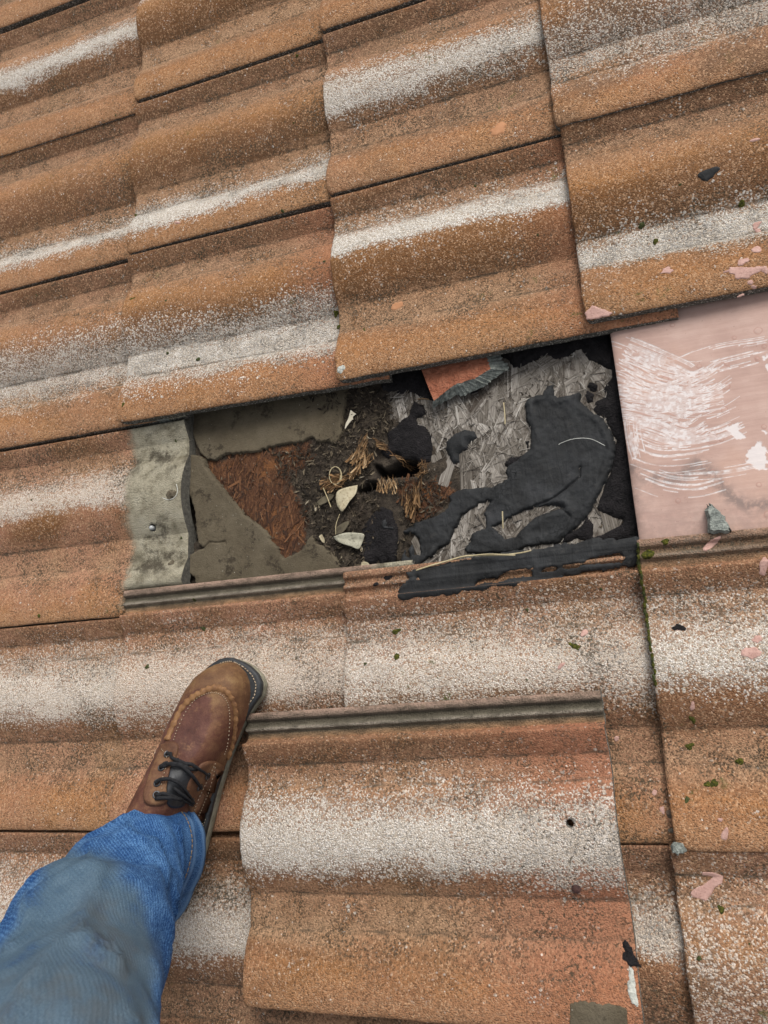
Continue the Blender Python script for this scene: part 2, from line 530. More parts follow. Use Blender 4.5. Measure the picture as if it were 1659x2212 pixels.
slab_v = [(-0.8, -2.15, -0.112), (1.95, -2.15, -0.112), (1.95, 0.95, -0.112), (-0.8, 0.95, -0.112)]
slab_v = slab_v + [(x, y, -0.13) for x, y, z in slab_v]
mesh('roof_deck', slab_v, [(0, 1, 2, 3), (7, 6, 5, 4), (0, 4, 5, 1), (1, 5, 6, 2), (2, 6, 7, 3), (3, 7, 4, 0)], SLAB, roof, False)

def arc(y, c, hw, top):
    return -.020 + (top + .020) * (1 - ((y - c) / hw) ** 2)


# two round rolls meeting flat pans at a crease, then the shoulder and the ribbed side channel
PK = [(0, -.0046), (.0012, -.0034)] + [(y, arc(y, .0225, .0585, .0003)) for y in (.004, .012, .022, .032, .042, .050, .058, .064, .070, .075, .079)] + [(.0810, -.0200), (.1190, -.0200)] + \
     [(y, arc(y, .181, .062, .0006)) for y in (.121, .126, .132, .139, .147, .156, .165, .173, .181, .189, .197, .206, .215, .223, .230, .236, .241)] + [(.2430, -.0200), (.2650, -.0200)] + \
     [(y, arc(y, .3235, .0585, .0003) - .0012) for y in (.267, .272, .278, .284, .290)] + [(.2945, -.0060), (.2958, -.0070), (.2964, -.0140), (.2985, -.0190), (.3000, -.0200), (.3080, -.0200), (.3098, -.0165), (.3110, -.0150), (.3140, -.0150),
      (.3155, -.0170), (.3170, -.0200), (.3220, -.0200), (.3238, -.0165), (.3252, -.0150), (.3310, -.0150), (.3330, -.0165)]
PY = np.array([a for a, b in PK]); PZ = np.array([b for a, b in PK])


def prof(y):
    return np.interp(y, PY, PZ)


def tile_z(x, y):
    return prof(y) - x * DROP / GA


def tile_mesh(seed, L=LEN, notch=0.0):
    """notch: how far the low corner of the head drops so that a neighbour's channel can pass over it"""
    ys = sorted(set([0, .0012, .004] + [round(v, 4) for v in np.arange(.01, .296, .006)] + [a for a, b in PK if a > .2925 or a in (.0810, .1190, .2430, .2650, .079, .121, .241, .267)]))
    ys = np.array(ys); ys = ys[np.concatenate([[True], np.diff(ys) > 2e-4])]
    xs = np.array([0, .0010, .0028, .006] + list(np.linspace(.013, L - .006, 44)) + [L - .0015, L])
    nx, ny = len(xs), len(ys)
    Xg, Yg = np.meshgrid(xs, ys, indexing='ij')
    r = 0.008
    xm = np.where(Yg < r, r - np.sqrt(np.maximum(r * r - (r - Yg) ** 2, 0)), 0)
    rag = fbm(Yg * 55, Yg * 0 + seed, 4, seed) * 0.0030
    Xp = Xg + (xm + rag) * np.clip(1 - Xg / 0.03, 0, 1)
    rag2 = fbm(Xg * 40, Xg * 0 + seed * 3, 4, seed + 5) * 0.0024
    Yp = Yg + rag2 * np.clip(1 - Yg / 0.012, 0, 1)
    Zt = tile_z(Xg, Yg) + fbm(Xg * 14, Yg * 14, 3, seed) * 0.0012 + fbm(Xg * 90, Yg * 90, 3, seed + 2) * 0.0005
    Zt = Zt - np.interp(Xg, [0, .0010, .0028, .006], [.0030, .0011, .0003, 0]) - np.interp(L - Xg, [0, .0015], [.0012, 0])
    drop = notch * smooth(.342, .350, Xg) * smooth(.042, .036, Yg)
    Zt = Zt - drop
    lug = .011 * smooth(.385, .400, Xg) * (notch > 0)
    Zb = np.minimum(tile_z(Xg, Yg), np.where(Yg > .2972, -.015, 9) - Xg * DROP / GA) - np.where(Yg > .2972, .0125, .0125) - drop - lug
    top = np.stack([Xp, Yp, Zt], -1).reshape(-1, 3)
    bot = np.stack([Xp, Yp, Zb], -1).reshape(-1, 3)
    V = np.concatenate([top, bot])
    n = nx * ny
    ft = gridfaces(nx, ny); fb = ft[:, ::-1] + n
    F = [ft, fb]
    def strip(a):
        a = np.array(a)
        return np.stack([a[:-1], a[1:], a[1:] + n, a[:-1] + n], 1)
    F.append(strip([i * ny for i in range(nx)][::-1]))
    F.append(strip([i * ny + ny - 1 for i in range(nx)]))
    F.append(strip(list(range(ny))))
    F.append(strip([(nx - 1) * ny + j for j in range(ny)][::-1]))
    idx = np.concatenate([np.zeros(len(ft), int), np.ones(sum(len(f) for f in F[1:]), int)])
    F = np.concatenate(F)
    F = F[:, ::-1] if False else F
    me = bpy.data.meshes.new('roof_tile')
    me.from_pydata(V.tolist(), [], F.tolist())
    me.materials.append(TILE); me.materials.append(HEADEDGE if notch > 0 else EDGE)
    me.polygons.foreach_set('material_index', idx)
    me.polygons.foreach_set('use_smooth', idx == 0)
    me.update()
    return me


TM = [tile_mesh(s) for s in (1, 2, 3, 4, 5)]


def cut(o, tools):
    """bore the nail holes of one tile"""
    hs_ = []
    for (x, y, r) in tools:
        n = 14; z0 = tile_z(x, y)
        V = [(x + r * math.cos(2 * math.pi * k / n), y + r * math.sin(2 * math.pi * k / n), z0 + dz) for dz in (-.03, .01) for k in range(n)]
        F = [tuple(range(n))[::-1], tuple(range(n, 2 * n))] + [(k, (k + 1) % n, n + (k + 1) % n, n + k) for k in range(n)]
        me = bpy.data.meshes.new('bore'); me.from_pydata(V, [], F); me.materials.append(TILE); me.materials.append(EDGE)
        me.polygons.foreach_set('material_index', [1] * len(F)); me.update()
        h = bpy.data.objects.new('bore', me); COL.objects.link(h)
        h.matrix_world = o.matrix_world.copy()
        md = o.modifiers.new('b', 'BOOLEAN'); md.object = h; md.operation = 'DIFFERENCE'; md.solver = 'EXACT'
        hs_.append(h)
    bpy.context.view_layer.update()
    dg = bpy.context.evaluated_depsgraph_get()
    new = bpy.data.meshes.new_from_object(o.evaluated_get(dg))
    o.modifiers.clear()
    new.name = 'roof_tile'
    o.data = new
    for h in hs_:
        bpy.data.objects.remove(h)


# (column, row): white band centre y, half width, strength, pink, dark, extras
LOOK = {
    (0, -1): (.19, .03, .9, .3, .2), (0, 0): (.170, .022, 1.15, .3, .2), (0, 1): (.060, .022, 1.2, .3, .2), (0, 2): (.112, .042, .85, .45, .25), (0, 3): (.198, .024, .9, .9, .0),
    (0, 4): (.182, .042, 1.15, .7, .1), (0, 5): (.19, .04, .9, .6, .1), (1, 0): (.235, .020, 1.0, .1, .1), (1, 1): (.056, .022, 1.25, .15, .2), (1, 2): (.090, .038, 1.2, .2, .1), (1, 4): (.184, .044, 1.05, 1.0, .0),
    (1, 5): (.182, .038, 1.1, .6, .4), (2, 0): (.2, .03, .6, .2, .2), (2, 1): (.160, .030, 1.05, .4, .4), (2, 2): (.207, .026, 1.15, .1, .1), (2, 4): (.192, .046, .92, .7, .2), (2, 5): (.206, .028, .85, .7, .5),
    (3, 1): (.108, .044, .62, .55, .7), (3, 2): (.088, .024, 1.1, .15, .3), (3, 4): (.196, .038, .92, .35, .1), (3, 5): (.17, .07, .38, .8, .3), (2, 6): (.17, .05, .9, .4, .1), (1, 6): (.17, .05, .9, .4, .1)}
OFF = {(1, 1): (-.006, -.001, .0), (1, 2): (-.014, .002, -1.0), (2, 0): (.006, 0, 0), (2, 1): (.007, -.002, 0), (2, 2): (.010, -.002, .2), (3, 1): (-.008, -.002, .2), (3, 2): (-.001, .009, .3),
       (3, 4): (.022, -.004, -.3), (3, 5): (.018, .001, .3), (1, 4): (.0, .004, .2), (0, 4): (.004, .002, 0), (0, 0): (-.002, -.006, -.4), (2, 4): (.006, -.004, .5)}
TLAB = {(0, 3): 'tile with its grey cement head laid bare', (1, 2): 'tile with a broad white lichen band along its lower pan', (2, 2): 'tile hanging over the hole with white band across its roll',
        (3, 1): 'tile speckled all over in grey and white', (3, 2): 'tile spotted with pink paint beside the pink sheet', (3, 4): 'mossy tile with pink paint spots below the pink sheet',
        (2, 4): 'tile with black tar along its upper channel'}
TILES = {}
for c in range(-2, 5):
    for r in range(-2, 7):
        if r == 3 and c in (1, 2, 3):
            continue
        o = bpy.data.objects.new('roof_tile', tile_mesh(6, LEN, .024) if (c, r) == (0, 3) else TM[(c * 3 + r * 2) % 5])
        rg = random.Random(c * 100 + r)
        du, dv, rz = OFF.get((c, r), (rg.uniform(-.003, .003), rg.uniform(-.002, .002), rg.uniform(-.25, .25)))
        o.location = (c * GA + du, -GB * r + dv, rg.uniform(-.0006, .0006) + (c * 7 + r) % 3 * .0002)
        o.rotation_euler = (0, 0, math.radians(rz))
        lk = LOOK.get((c, r), (rg.choice([.06, .1, .18, .19]), rg.uniform(.03, .05), rg.uniform(.7, 1.2), rg.uniform(.1, .7), rg.uniform(0, .4)))
        for k, v in zip(('wy', 'ww', 'ws', 'pink', 'dark'), lk):
            o[k] = float(v)
        o['seed'] = float(rg.uniform(0, 9)); o['head'] = 1.0; o['fresh'] = 0.0; o['headx'] = .350 if (c, r) == (0, 3) else .398
        o['channel'] = {(2, 4): .2, (3, 4): .65}.get((c, r), 1.0)
        o['moss'] = 0.8 if c >= 2 else 0.45
        if (c, r) in ((1, 2), (2, 2)):
            o['head'], o['fresh'] = 0.0, 1.0
        if (c, r) == (2, 4):
            o['moss'] = 1.0
        if (c, r) in TLAB:
            o['label'] = TLAB[(c, r)]
        link(o, roof)
        TILES[(c, r)] = o


def tloc(t, px, py):
    """place of a photograph point on the top of tile t, in the tile's own axes"""
    mi = t['_mi'] if False else (t.matrix_basis.inverted())
    z = 0.0
    for _ in range(6):
        q = mi @ Vector(P(px, py, z))
        lz = float(tile_z(np.array(q.x), np.array(q.y)))
        z = (t.matrix_basis @ Vector((q.x, q.y, lz))).z
    return q.x, q.y, lz


def sheet(name, polys, holes, base, H, wdt, res, mats, parent, jit=0.0, jfreq=120, bumps=None, seed=1, attrs_fn=None, skirt=1.5, cracks=(), lift=None, erode=None):
    """a thin irregular sheet lying on base(x, y); its rim dips just below base"""
    allp = np.concatenate([np.asarray(p) for p in polys])
    x0, y0 = allp.min(0) - 3 * res - jit; x1, y1 = allp.max(0) + 3 * res + jit
    nx, ny = int((x1 - x0) / res) + 2, int((y1 - y0) / res) + 2
    X, Y = np.meshgrid(x0 + res * np.arange(nx), y0 + res * np.arange(ny), indexing='ij')
    d = np.full(X.shape, -1e9)
    for p in polys:
        d = np.maximum(d, sdist(X, Y, p))
    for h in holes:
        d = np.minimum(d, -sdist(X, Y, h))
    d = d + fbm(X * jfreq, Y * jfreq, 4, seed) * 2 * jit
    if erode is not None:
        d = np.minimum(d, erode(X, Y))
    pr = np.where(d > 0, H * (1 - np.exp(-np.maximum(d, 0) / wdt)), d * skirt)
    pr = np.maximum(pr, -2.2 * res * skirt)
    Z = base(X, Y) + pr
    if bumps is not None:
        Z = Z + bumps(X, Y) * np.clip(d / wdt, 0, 1)
    for line, wc, dc in cracks:
        Z = Z - dc * np.exp(-(ldist(X + fbm(X * 90, Y * 90, 3, 5) * .004, Y + fbm(X * 90, Y * 90, 3, 9) * .004, line) / wc) ** 2) * (d > 0)
    if lift is not None:
        Z = Z + lift(X, Y, d)
    keep = d > 0
    cell = keep[:-1, :-1] | keep[1:, :-1] | keep[:-1, 1:] | keep[1:, 1:]
    F = gridfaces(nx, ny)[cell.ravel()]
    used, inv = np.unique(F, return_inverse=True)
    V = np.stack([X, Y, Z], -1).reshape(-1, 3)[used]
    F = inv.reshape(-1, 4)
    at = {k: v.ravel()[used] for k, v in (attrs_fn(X, Y, d) if attrs_fn else {}).items()}
    return mesh(name, V, F, mats, parent, True, attrs=at)


def px2(poly, z):
    return [tuple(P(x, y, z)[:2]) for x, y in poly]


def zc3(l): return [(216 + x * .4232, 702 + y * .4232) for x, y in l]      # places read off enlargements of the photograph
def zc4(l): return [(851 - 41 + x * .4232, 702 + y * .4232) for x, y in l]
def zA(l): return [(248.4 + x * .1953, 885.6 + y * .1953) for x, y in l]
def zB(l): return [(567 + x * .2604, 756 + y * .2604) for x, y in l]
def zC(l): return [(864 + x * .293, 729 + y * .293) for x, y in l]


# ---------------------------------------------------------------- the rotten deck inside the hole
BROWN = px2(zc3([(520, 640), (600, 690), (700, 655), (820, 645), (1090, 590), (1060, 720), (960, 760), (1000, 860), (1060, 1000), (1060, 1120), (960, 1200), (900, 1190), (780, 1010), (640, 860), (560, 740)]), ZD)
BROWN2 = px2(zB([(1140, 1060), (1340, 1080), (1480, 1100), (1600, 1180), (1480, 1320), (1330, 1410), (1200, 1420), (1130, 1200)]), ZD)
GREY = px2(zC([(-60, 400), (100, 400), (330, 420), (700, 260), (830, 210), (1060, 150), (1330, 120), (1500, 200), (1600, 330), (1640, 1560), (20, 1700), (300, 1500), (480, 1250), (620, 1130), (520, 1060), (430, 900), (340, 860), (250, 740), (0, 620), (-60, 520)]), ZD)
CAV1 = px2(zB([(900, 930), (1000, 985), (1090, 960), (1180, 895), (1280, 900), (1335, 950), (1310, 1050), (1190, 1060), (1090, 1050), (1000, 1070), (930, 1030)]), ZD)
CAV2 = px2(zB([(770, 1160), (850, 1090), (950, 1095), (960, 1150), (880, 1190), (800, 1215)]), ZD)
GAP = px2(zA([(835, 850), (880, 900), (940, 1290), (930, 1400), (860, 1480), (800, 1200), (815, 950)]), ZD)


def deck_attrs(X, Y):
    j = fbm(X * 70, Y * 70, 4, 3) * .016
    b = smooth(-.003, .006, np.maximum(sdist(X, Y, BROWN), sdist(X, Y, BROWN2)) + j)
    g_ = smooth(-.004, .006, sdist(X, Y, GREY) + j)
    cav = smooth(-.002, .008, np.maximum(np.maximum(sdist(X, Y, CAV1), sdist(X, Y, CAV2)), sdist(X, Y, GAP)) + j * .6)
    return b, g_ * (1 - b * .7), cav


def deck_z(X, Y):
    b, g_, cav = deck_attrs(X, Y)
    rough = fbm(X * 45, Y * 45, 5, 11)
    fib = fbm(X * 260, Y * 28, 3, 12)
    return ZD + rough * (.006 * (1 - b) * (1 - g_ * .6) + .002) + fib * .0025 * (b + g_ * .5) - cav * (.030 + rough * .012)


res = .0016
xs = np.arange(.36, 1.16, res); ys = np.arange(-.945, -.515, res)
Xd, Yd = np.meshgrid(xs, ys, indexing='ij')
b_, g_, c_ = deck_attrs(Xd, Yd)
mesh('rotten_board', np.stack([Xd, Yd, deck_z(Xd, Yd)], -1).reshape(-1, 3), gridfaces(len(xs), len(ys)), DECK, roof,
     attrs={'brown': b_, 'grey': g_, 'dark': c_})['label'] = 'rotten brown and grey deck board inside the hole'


def strands(name, polys, count, lens, wids, ang, spread, zlo, zhi, matl, seed, avoid=(), rn=(0, 1), tilt=.05, parent=roof, kind='stuff', taper=False, curl=.0):
    rg = np.random.default_rng(seed)
    V, F, R, U = [], [], [], []
    allp = np.concatenate([np.asarray(p) for p in polys])
    lo, hi = allp.min(0), allp.max(0)
    made = 0
    cand = rg.uniform(lo, hi, (count * 12, 2))
    d = np.max([sdist(cand[:, 0], cand[:, 1], p) for p in polys], 0)
    ok = d > 0
    for p in avoid:
        ok &= sdist(cand[:, 0], cand[:, 1], p) < 0
    cand = cand[ok][:count]
    bz = deck_z(cand[:, 0], cand[:, 1])
    for (x, y), z in zip(cand, bz):
        a = rg.choice(ang) + rg.normal(0, spread)
        L = rg.uniform(*lens); w = rg.uniform(*wids) * (0.4 + 0.6 * min(1, L / lens[1]))
        dx, dy = math.cos(a), math.sin(a)
        t1, t2 = rg.normal(0, tilt), rg.normal(0, tilt * 2)
        zc = z + rg.uniform(zlo, zhi)
        k0 = len(V); r = rg.uniform(*rn)
        cu = rg.normal(0, curl)
        n = 4
        for k in range(n):
            s = (k / (n - 1) - .5) * L
            ww = w * (1 if not taper else (0.15 + .85 * (1 - abs(k / (n - 1) * 2 - 1)) if taper == 2 else 1 - .85 * k / (n - 1)))
            ex = rg.uniform(-.12, .12) * L if k in (0, n - 1) else 0
            for sd_ in (-1, 1):
                sx = s + ex * sd_ * .5
                if taper == 2:
                    sx += rg.uniform(-.16, .16) * L; ww = w * rg.uniform(.25, 1.1) * (.4 if k in (0, n - 1) else 1)
                V.append((x + dx * sx - dy * ww / 2 * sd_, y + dy * sx + dx * ww / 2 * sd_, zc + sx * t1 + ww / 2 * sd_ * t2 + cu * (s / L) ** 2 * L * 4 + rg.normal(0, .0003)))
                R.append(r); U.append((s + L, (sd_ * ww / 2)))
        for k in range(n - 1):
            F.append((k0 + 2 * k, k0 + 2 * k + 2, k0 + 2 * k + 3, k0 + 2 * k + 1))
    o = mesh(name, V, F, matl, parent, False, attrs={'rnd': R}, uv=np.array(U) * 1.0)
    if kind:
        o['kind'] = kind
    return o


UP = math.pi / 2
# uv is in metres, so stretch it in the material
for m_ in (OSB, BROWNWOOD, TANWOOD, LITTER):
    for n_ in m_.node_tree.nodes:
        if n_.type == 'VECT_MATH' and n_.operation == 'MULTIPLY' and tuple(n_.inputs[1].default_value)[2] == 1:
            n_.inputs[1].default_value = (18, 520, 1)
NOG = [CAV1, CAV2]
TARB = [px2(zC([(1240, 1530), (1420, 1290), (1560, 960), (1600, 780), (1480, 560), (1520, 420), (1600, 300), (1560, 200), (1380, 160), (1400, -50), (1700, -50), (1850, 1540)]), ZD)]
strands('wood_strand', [GREY], 300, (.045, .090), (.010, .024), [UP - .05, UP - .05, UP - .40, UP + .30], .12, .0004, .0012, OSB, 21, NOG, (.3, .8), .008, curl=.002)
strands('wood_strand', [GREY], 130, (.030, .060), (.006, .014), [UP - .1, UP - .5, UP + .4, .5], .2, .0012, .0022, OSB, 29, NOG + TARB, (.2, .95), .02, curl=.004)
strands('wood_strand', [GREY], 260, (.012, .040), (.0015, .0045), [UP, UP - .5, UP + .5, UP - 1.0], .25, .0014, .0026, OSB, 22, NOG + TARB, (.15, 1.0), .03)
strands('wood_splinter', [GREY], 1100, (.006, .024), (.0005, .0013), [UP, UP - .6, UP + .6, 0.2], .4, .0015, .0036, OSB, 23, NOG + TARB, (.1, 1.0), .08)
strands('wood_fibre', [BROWN, BROWN2], 240, (.010, .035), (.001, .004), [UP - .15, UP + .3, UP - .6], .30, .000, .0010, BROWNWOOD, 24, NOG, (.1, .8), .02)
strands('wood_fibre', [BROWN, BROWN2], 350, (.004, .016), (.0005, .0013), [UP, UP + .6, UP - .6], .4, .001, .0028, BROWNWOOD, 25, NOG, (.1, 1.0), .12)
DEBR = px2(zB([(90, 870), (420, 790), (560, 640), (700, 430), (900, 330), (1080, 420), (1090, 620), (1010, 760), (930, 900), (900, 1100), (1000, 1300), (960, 1480), (860, 1800), (560, 1800), (430, 1560), (330, 1350), (270, 1180), (140, 1000)]), ZD)
DEBR2 = px2(zB([(1140, 1080), (1420, 1040), (1560, 1250), (1300, 1480), (1180, 1700), (1110, 1800), (1150, 1500)]), ZD)
TOPD = px2(zB([(300, 380), (720, 300), (1000, 280), (1000, 400), (720, 480), (420, 560)]), ZD)
o = strands('debris', [DEBR, DEBR2, TOPD], 2600, (.002, .011), (.001, .0045), [0, .8, 1.6, 2.4], .8, .0005, .006, LITTER, 26, (), (.0, .95), .25, None, None, 2, .12)
tag(o, 'mixed dark leaf litter and wood crumbs in the hole', 'debris', kind='stuff')
strands('litter_chip', [DEBR, DEBR2], 110, (.002, .008), (.001, .004), [0, .8, 1.6, 2.4], .8, .003, .008, LITTER, 28, NOG, (.8, 1.15), .35, curl=.15, taper=2)
strands('litter_crumb', [DEBR, DEBR2, GREY, BROWN], 800, (.0012, .005), (.0008, .003), [0, .8, 1.6, 2.4], .8, .001, .004, LITTER, 27, NOG, (.2, 1.0), .3, taper=2)

# ---------------------------------------------------------------- felt, black residue, mastic
dz = lambda X, Y: np.asarray(deck_z(X, Y))
dflat = lambda X, Y: ZD + fbm(X * 16, Y * 16, 3, 31) * .004 + .0025
fu = px2(zc3([(380, 300), (440, 470), (492, 590), (520, 655), (555, 690), (600, 693), (650, 662), (735, 655), (800, 652), (850, 632), (905, 618), (965, 606), (1040, 604), (1062, 585), (1092, 578), (1115, 602), (1165, 596), (1210, 612), (1240, 560), (1246, 480), (1262, 360), (1280, 230), (900, 150)]), ZD)
sheet('underlay_felt', [fu], [], dflat, .0022, .0015, .0014, FELT, roof, .0016, 260, lambda X, Y: fbm(X * 30, Y * 30, 4, 41) * .003, 41,
      lift=lambda X, Y, d: .003 * np.exp(-np.maximum(d, 0) / .012) * (d > 0))['label'] = 'upper sheet of torn grey felt'
fl = px2(zc3([(434, 640), (452, 650), (470, 668), (505, 672), (550, 690), (556, 735), (600, 790), (650, 855), (700, 918), (745, 975), (800, 1010), (862, 1062), (880, 1110), (915, 1140), (918, 1170), (942, 1192), (985, 1180), (1040, 1150), (1075, 1090), (1095, 1075), (1110, 1120), (1150, 1130), (1200, 1180), (1230, 1220), (1240, 1300), (1220, 1360),
               (520, 1400), (508, 1320), (500, 1295), (462, 1262), (447, 1250), (445, 1210), (470, 1180), (530, 1150), (548, 1142), (520, 1120), (512, 1060), (505, 960), (480, 880), (465, 850), (445, 800), (436, 720)]), ZD)
sheet('underlay_felt', [fl], [], dflat, .0026, .0015, .0014, FELT, roof, .0016, 260, lambda X, Y: fbm(X * 26, Y * 26, 4, 43) * .0035, 43,
      cracks=[(px2(zc3([(545, 1145), (575, 1110), (610, 1115), (650, 1105), (655, 1122)]), ZD), .0009, .004)],
      lift=lambda X, Y, d: (.006 * smooth(.53, .45, X) + .002 * np.exp(-np.maximum(d, 0) / .01)) * (d > 0))['label'] = 'lower sheet of torn grey felt'

tarbump = lambda s: (lambda X, Y: fbm(X * 60, Y * 60, 5, s) * .006 + fbm(X * 300, Y * 300, 2, s + 3) * .0016)
TAR = [
    ('old_tar', zB([(1040, 700), (1130, 630), (1180, 570), (1220, 560), (1225, 500), (1262, 440), (1340, 450), (1352, 482), (1385, 525), (1340, 555), (1290, 570), (1292, 620), (1370, 660), (1400, 720), (1412, 830), (1392, 920), (1345, 945), (1270, 905), (1210, 905), (1150, 872), (1090, 870), (1050, 890), (1000, 870), (980, 840), (1052, 790)]), 'round patch of crusty black tar in the middle of the hole'),
    ('old_tar', zB([(940, 1330), (1000, 1306), (1060, 1340), (1095, 1400), (1122, 1480), (1135, 1600), (1112, 1720), (1085, 1790), (1040, 1760), (990, 1785), (960, 1730), (930, 1790), (895, 1795), (840, 1760), (800, 1690), (812, 1620), (850, 1570), (832, 1500), (862, 1440), (900, 1400)]), 'crusty black tar patch against the lower channel beside the speckled leaf'),
    ('old_tar', zC([(680, 90), (760, 60), (1100, -20), (1500, -90), (1560, 60), (1640, 340), (1720, 900), (1790, 1500), (1640, 1520), (1380, 1510), (1310, 1480), (1180, 1530), (1230, 1440), (1310, 1420), (1380, 1330), (1420, 1380), (1430, 1470), (1500, 1450), (1640, 1380), (1640, 1340), (1560, 1330), (1450, 1260), (1480, 1180), (1560, 950), (1570, 870), (1600, 760), (1560, 680), (1500, 600), (1430, 540), (1440, 480), (1510, 440), (1500, 380), (1570, 300), (1560, 240), (1460, 200), (1390, 170), (1340, 80), (1270, 110), (1240, 150), (1150, 170), (1090, 130), (1050, 150), (980, 190), (900, 215), (830, 240), (800, 170), (740, 150)]), 'ragged black tar border along the pink metal sheet'),
    ('old_tar', zC([(-80, 210), (140, 190), (180, 260), (250, 470), (160, 450), (90, 400), (0, 420), (-120, 380), (-160, 300)]), 'black tar patch under the tile edge left of the broken tile'),
    ('old_tar', zC([(780, 940), (790, 895), (830, 880), (900, 885), (940, 860), (960, 760), (930, 770), (945, 830), (900, 930), (820, 975)]), 'small black tar lump at the inner edge of the mastic'),
    ('old_tar', zC([(1360, 430), (1390, 400), (1430, 430), (1420, 480), (1380, 490)]), 'tiny black tar spot above the mastic smear'),
    ('old_tar', zC([(1380, 370), (1400, 340), (1450, 350), (1460, 390), (1410, 400)]), 'tiny black tar spot nearest the pink sheet corner'),
    ('old_tar', zC([(430, 400), (560, 370), (620, 330), (590, 400), (520, 420)]), 'black tar scrap under the broken tile edge'),
]
for k, (nm, poly, lab) in enumerate(TAR):
    o = sheet(nm, [px2(poly, ZD)], [], lambda X, Y: ZD + .002 + fbm(X * 45, Y * 45, 3, 11) * .003, .0050, .004, .0016, TARBLACK, None, .0028, 130, tarbump(50 + k), 60 + k)
    tag(o, lab, 'tar patch', 'old tar patches in the hole')

OUT = zC([(925, 490), (950, 460), (1000, 438), (1055, 432), (1068, 392), (1100, 368), (1128, 362), (1146, 400), (1138, 436), (1165, 452), (1240, 440), (1320, 414), (1338, 440), (1330, 486), (1400, 545), (1490, 600), (1535, 660), (1580, 760), (1592, 840), (1560, 955), (1528, 1050), (1450, 1200), (1380, 1325), (1300, 1410), (1200, 1495), (1150, 1528), (1080, 1522), (1010, 1535), (925, 1552), (840, 1590), (700, 1592), (600, 1598), (500, 1592), (484, 1560), (525, 1510), (540, 1450), (580, 1430), (636, 1412), (640, 1352), (622, 1300), (648, 1252), (684, 1210),
          (620, 1216), (545, 1256), (500, 1290), (455, 1312), (432, 1370), (398, 1424), (376, 1500), (330, 1546), (290, 1558), (255, 1600), (190, 1644), (130, 1690), (92, 1722), (40, 1700), (12, 1660), (20, 1610), (40, 1575), (56, 1620), (80, 1640), (72, 1570), (95, 1535), (110, 1608), (150, 1612), (160, 1590), (150, 1490), (110, 1448), (40, 1446), (34, 1432), (120, 1370), (220, 1340), (300, 1312), (360, 1262), (380, 1210), (366, 1172), (430, 1132), (560, 1120), (690, 1106), (755, 1078), (796, 1040), (788, 985), (800, 958), (890, 890), (958, 832), (972, 740), (964, 680), (936, 585)])
WIN = zC([(690, 1402), (770, 1362), (845, 1312), (920, 1282), (1000, 1252), (1120, 1238), (1212, 1262), (1100, 1292), (1000, 1338), (935, 1392), (850, 1480), (775, 1492), (720, 1440)])
CRK = px2(zC([(1332, 968), (1322, 1040), (1262, 1090), (1185, 1160), (1100, 1208), (1010, 1245), (920, 1290)]), ZD)
CRK2 = px2(zC([(1212, 1264), (1160, 1242), (1260, 1330)]), ZD)


def mast_bump(X, Y):
    cx, cy = P(*zC([(980, 700)])[0], ZD)[:2]
    rr = np.hypot(X - cx, Y - cy)
    return fbm(rr * 150 + fbm(X * 20, Y * 20, 3, 4) * 3, np.arctan2(Y - cy, X - cx) * 3, 3, 70) * .0014 + fbm(X * 20, Y * 20, 4, 71) * .0028 + fbm(X * 150, Y * 150, 4, 73) * .0022


o = sheet('mastic_smear', [px2(OUT, ZD)], [px2(WIN, ZD)], lambda X, Y: ZD + .003 + fbm(X * 45, Y * 45, 3, 11) * .002,   .0040, .0009, .0012, MASTIC, None, .0019, 230, mast_bump, 70,
          cracks=[(CRK, .0013, .0042), (CRK2, .001, .003)],
          lift=lambda X, Y, d: .0022 * np.exp(-((d - .007) / .004) ** 2) * smooth(.93, 1.0, X))
tag(o, 'large trowelled smear of dark grey mastic curling across the hole', 'mastic')
o = sheet('mastic_blob', [px2(zC([(345, 830), (350, 775), (400, 722), (480, 685), (550, 700), (570, 740), (512, 782), (500, 830), (436, 862), (440, 920), (402, 932), (368, 880)]), ZD)], [], lambda X, Y: ZD + .003, .0075, .005, .0012, MASTIC, None, .0006, 160, lambda X, Y: fbm(X * 40, Y * 40, 3, 77) * .004, 77)
tag(o, 'small rounded blob of dark grey mastic on the grey strand board', 'mastic')
o = sheet('mastic_drip', [px2(zB([(995, 1420), (1020, 1408), (1030, 1440), (1020, 1465), (1080, 1470), (1085, 1485), (1010, 1485), (990, 1465)]), ZD + .006)], [], lambda X, Y: ZD + .0062 + fbm(X * 45, Y * 45, 3, 11) * .003, .004, .002, .0009, MASTIC, None, .0003)
tag(o, 'curled dark grey mastic drip lying on the black tar patch', 'mastic')

# tar brushed over the upper channel of the tile below the hole
t24 = TILES[(2, 4)]


def tpoly(t, poly):
    return [tloc(t, x, y)[:2] for x, y in poly]


tar_out = zc4([(130, 1345), (160, 1320), (180, 1290), (150, 1262), (200, 1250), (300, 1232), (420, 1205), (560, 1180), (640, 1165), (800, 1150), (940, 1125), (1060, 1105), (1110, 1095), (1230, 1098), (1345, 1085), (1348, 1225), (1250, 1235), (1150, 1252), (1050, 1265), (960, 1280), (870, 1298), (760, 1310), (640, 1330), (560, 1345), (480, 1352), (380, 1372), (250, 1392), (140, 1405), (118, 1385)])
isl = [zc4([(600, 1240), (640, 1215), (660, 1230), (640, 1270), (605, 1268)]), zc4([(690, 1255), (740, 1240), (810, 1238), (812, 1290), (700, 1300), (560, 1322), (490, 1340), (520, 1300), (620, 1290)]),
       zc4([(850, 1255), (900, 1235), (1000, 1222), (1100, 1195), (1240, 1165), (1285, 1185), (1262, 1215), (1130, 1228), (1010, 1240), (900, 1262)]), zc4([(215, 1285), (232, 1285), (230, 1305), (212, 1303)]), zc4([(480, 1278), (520, 1270), (510, 1290), (478, 1292)])]
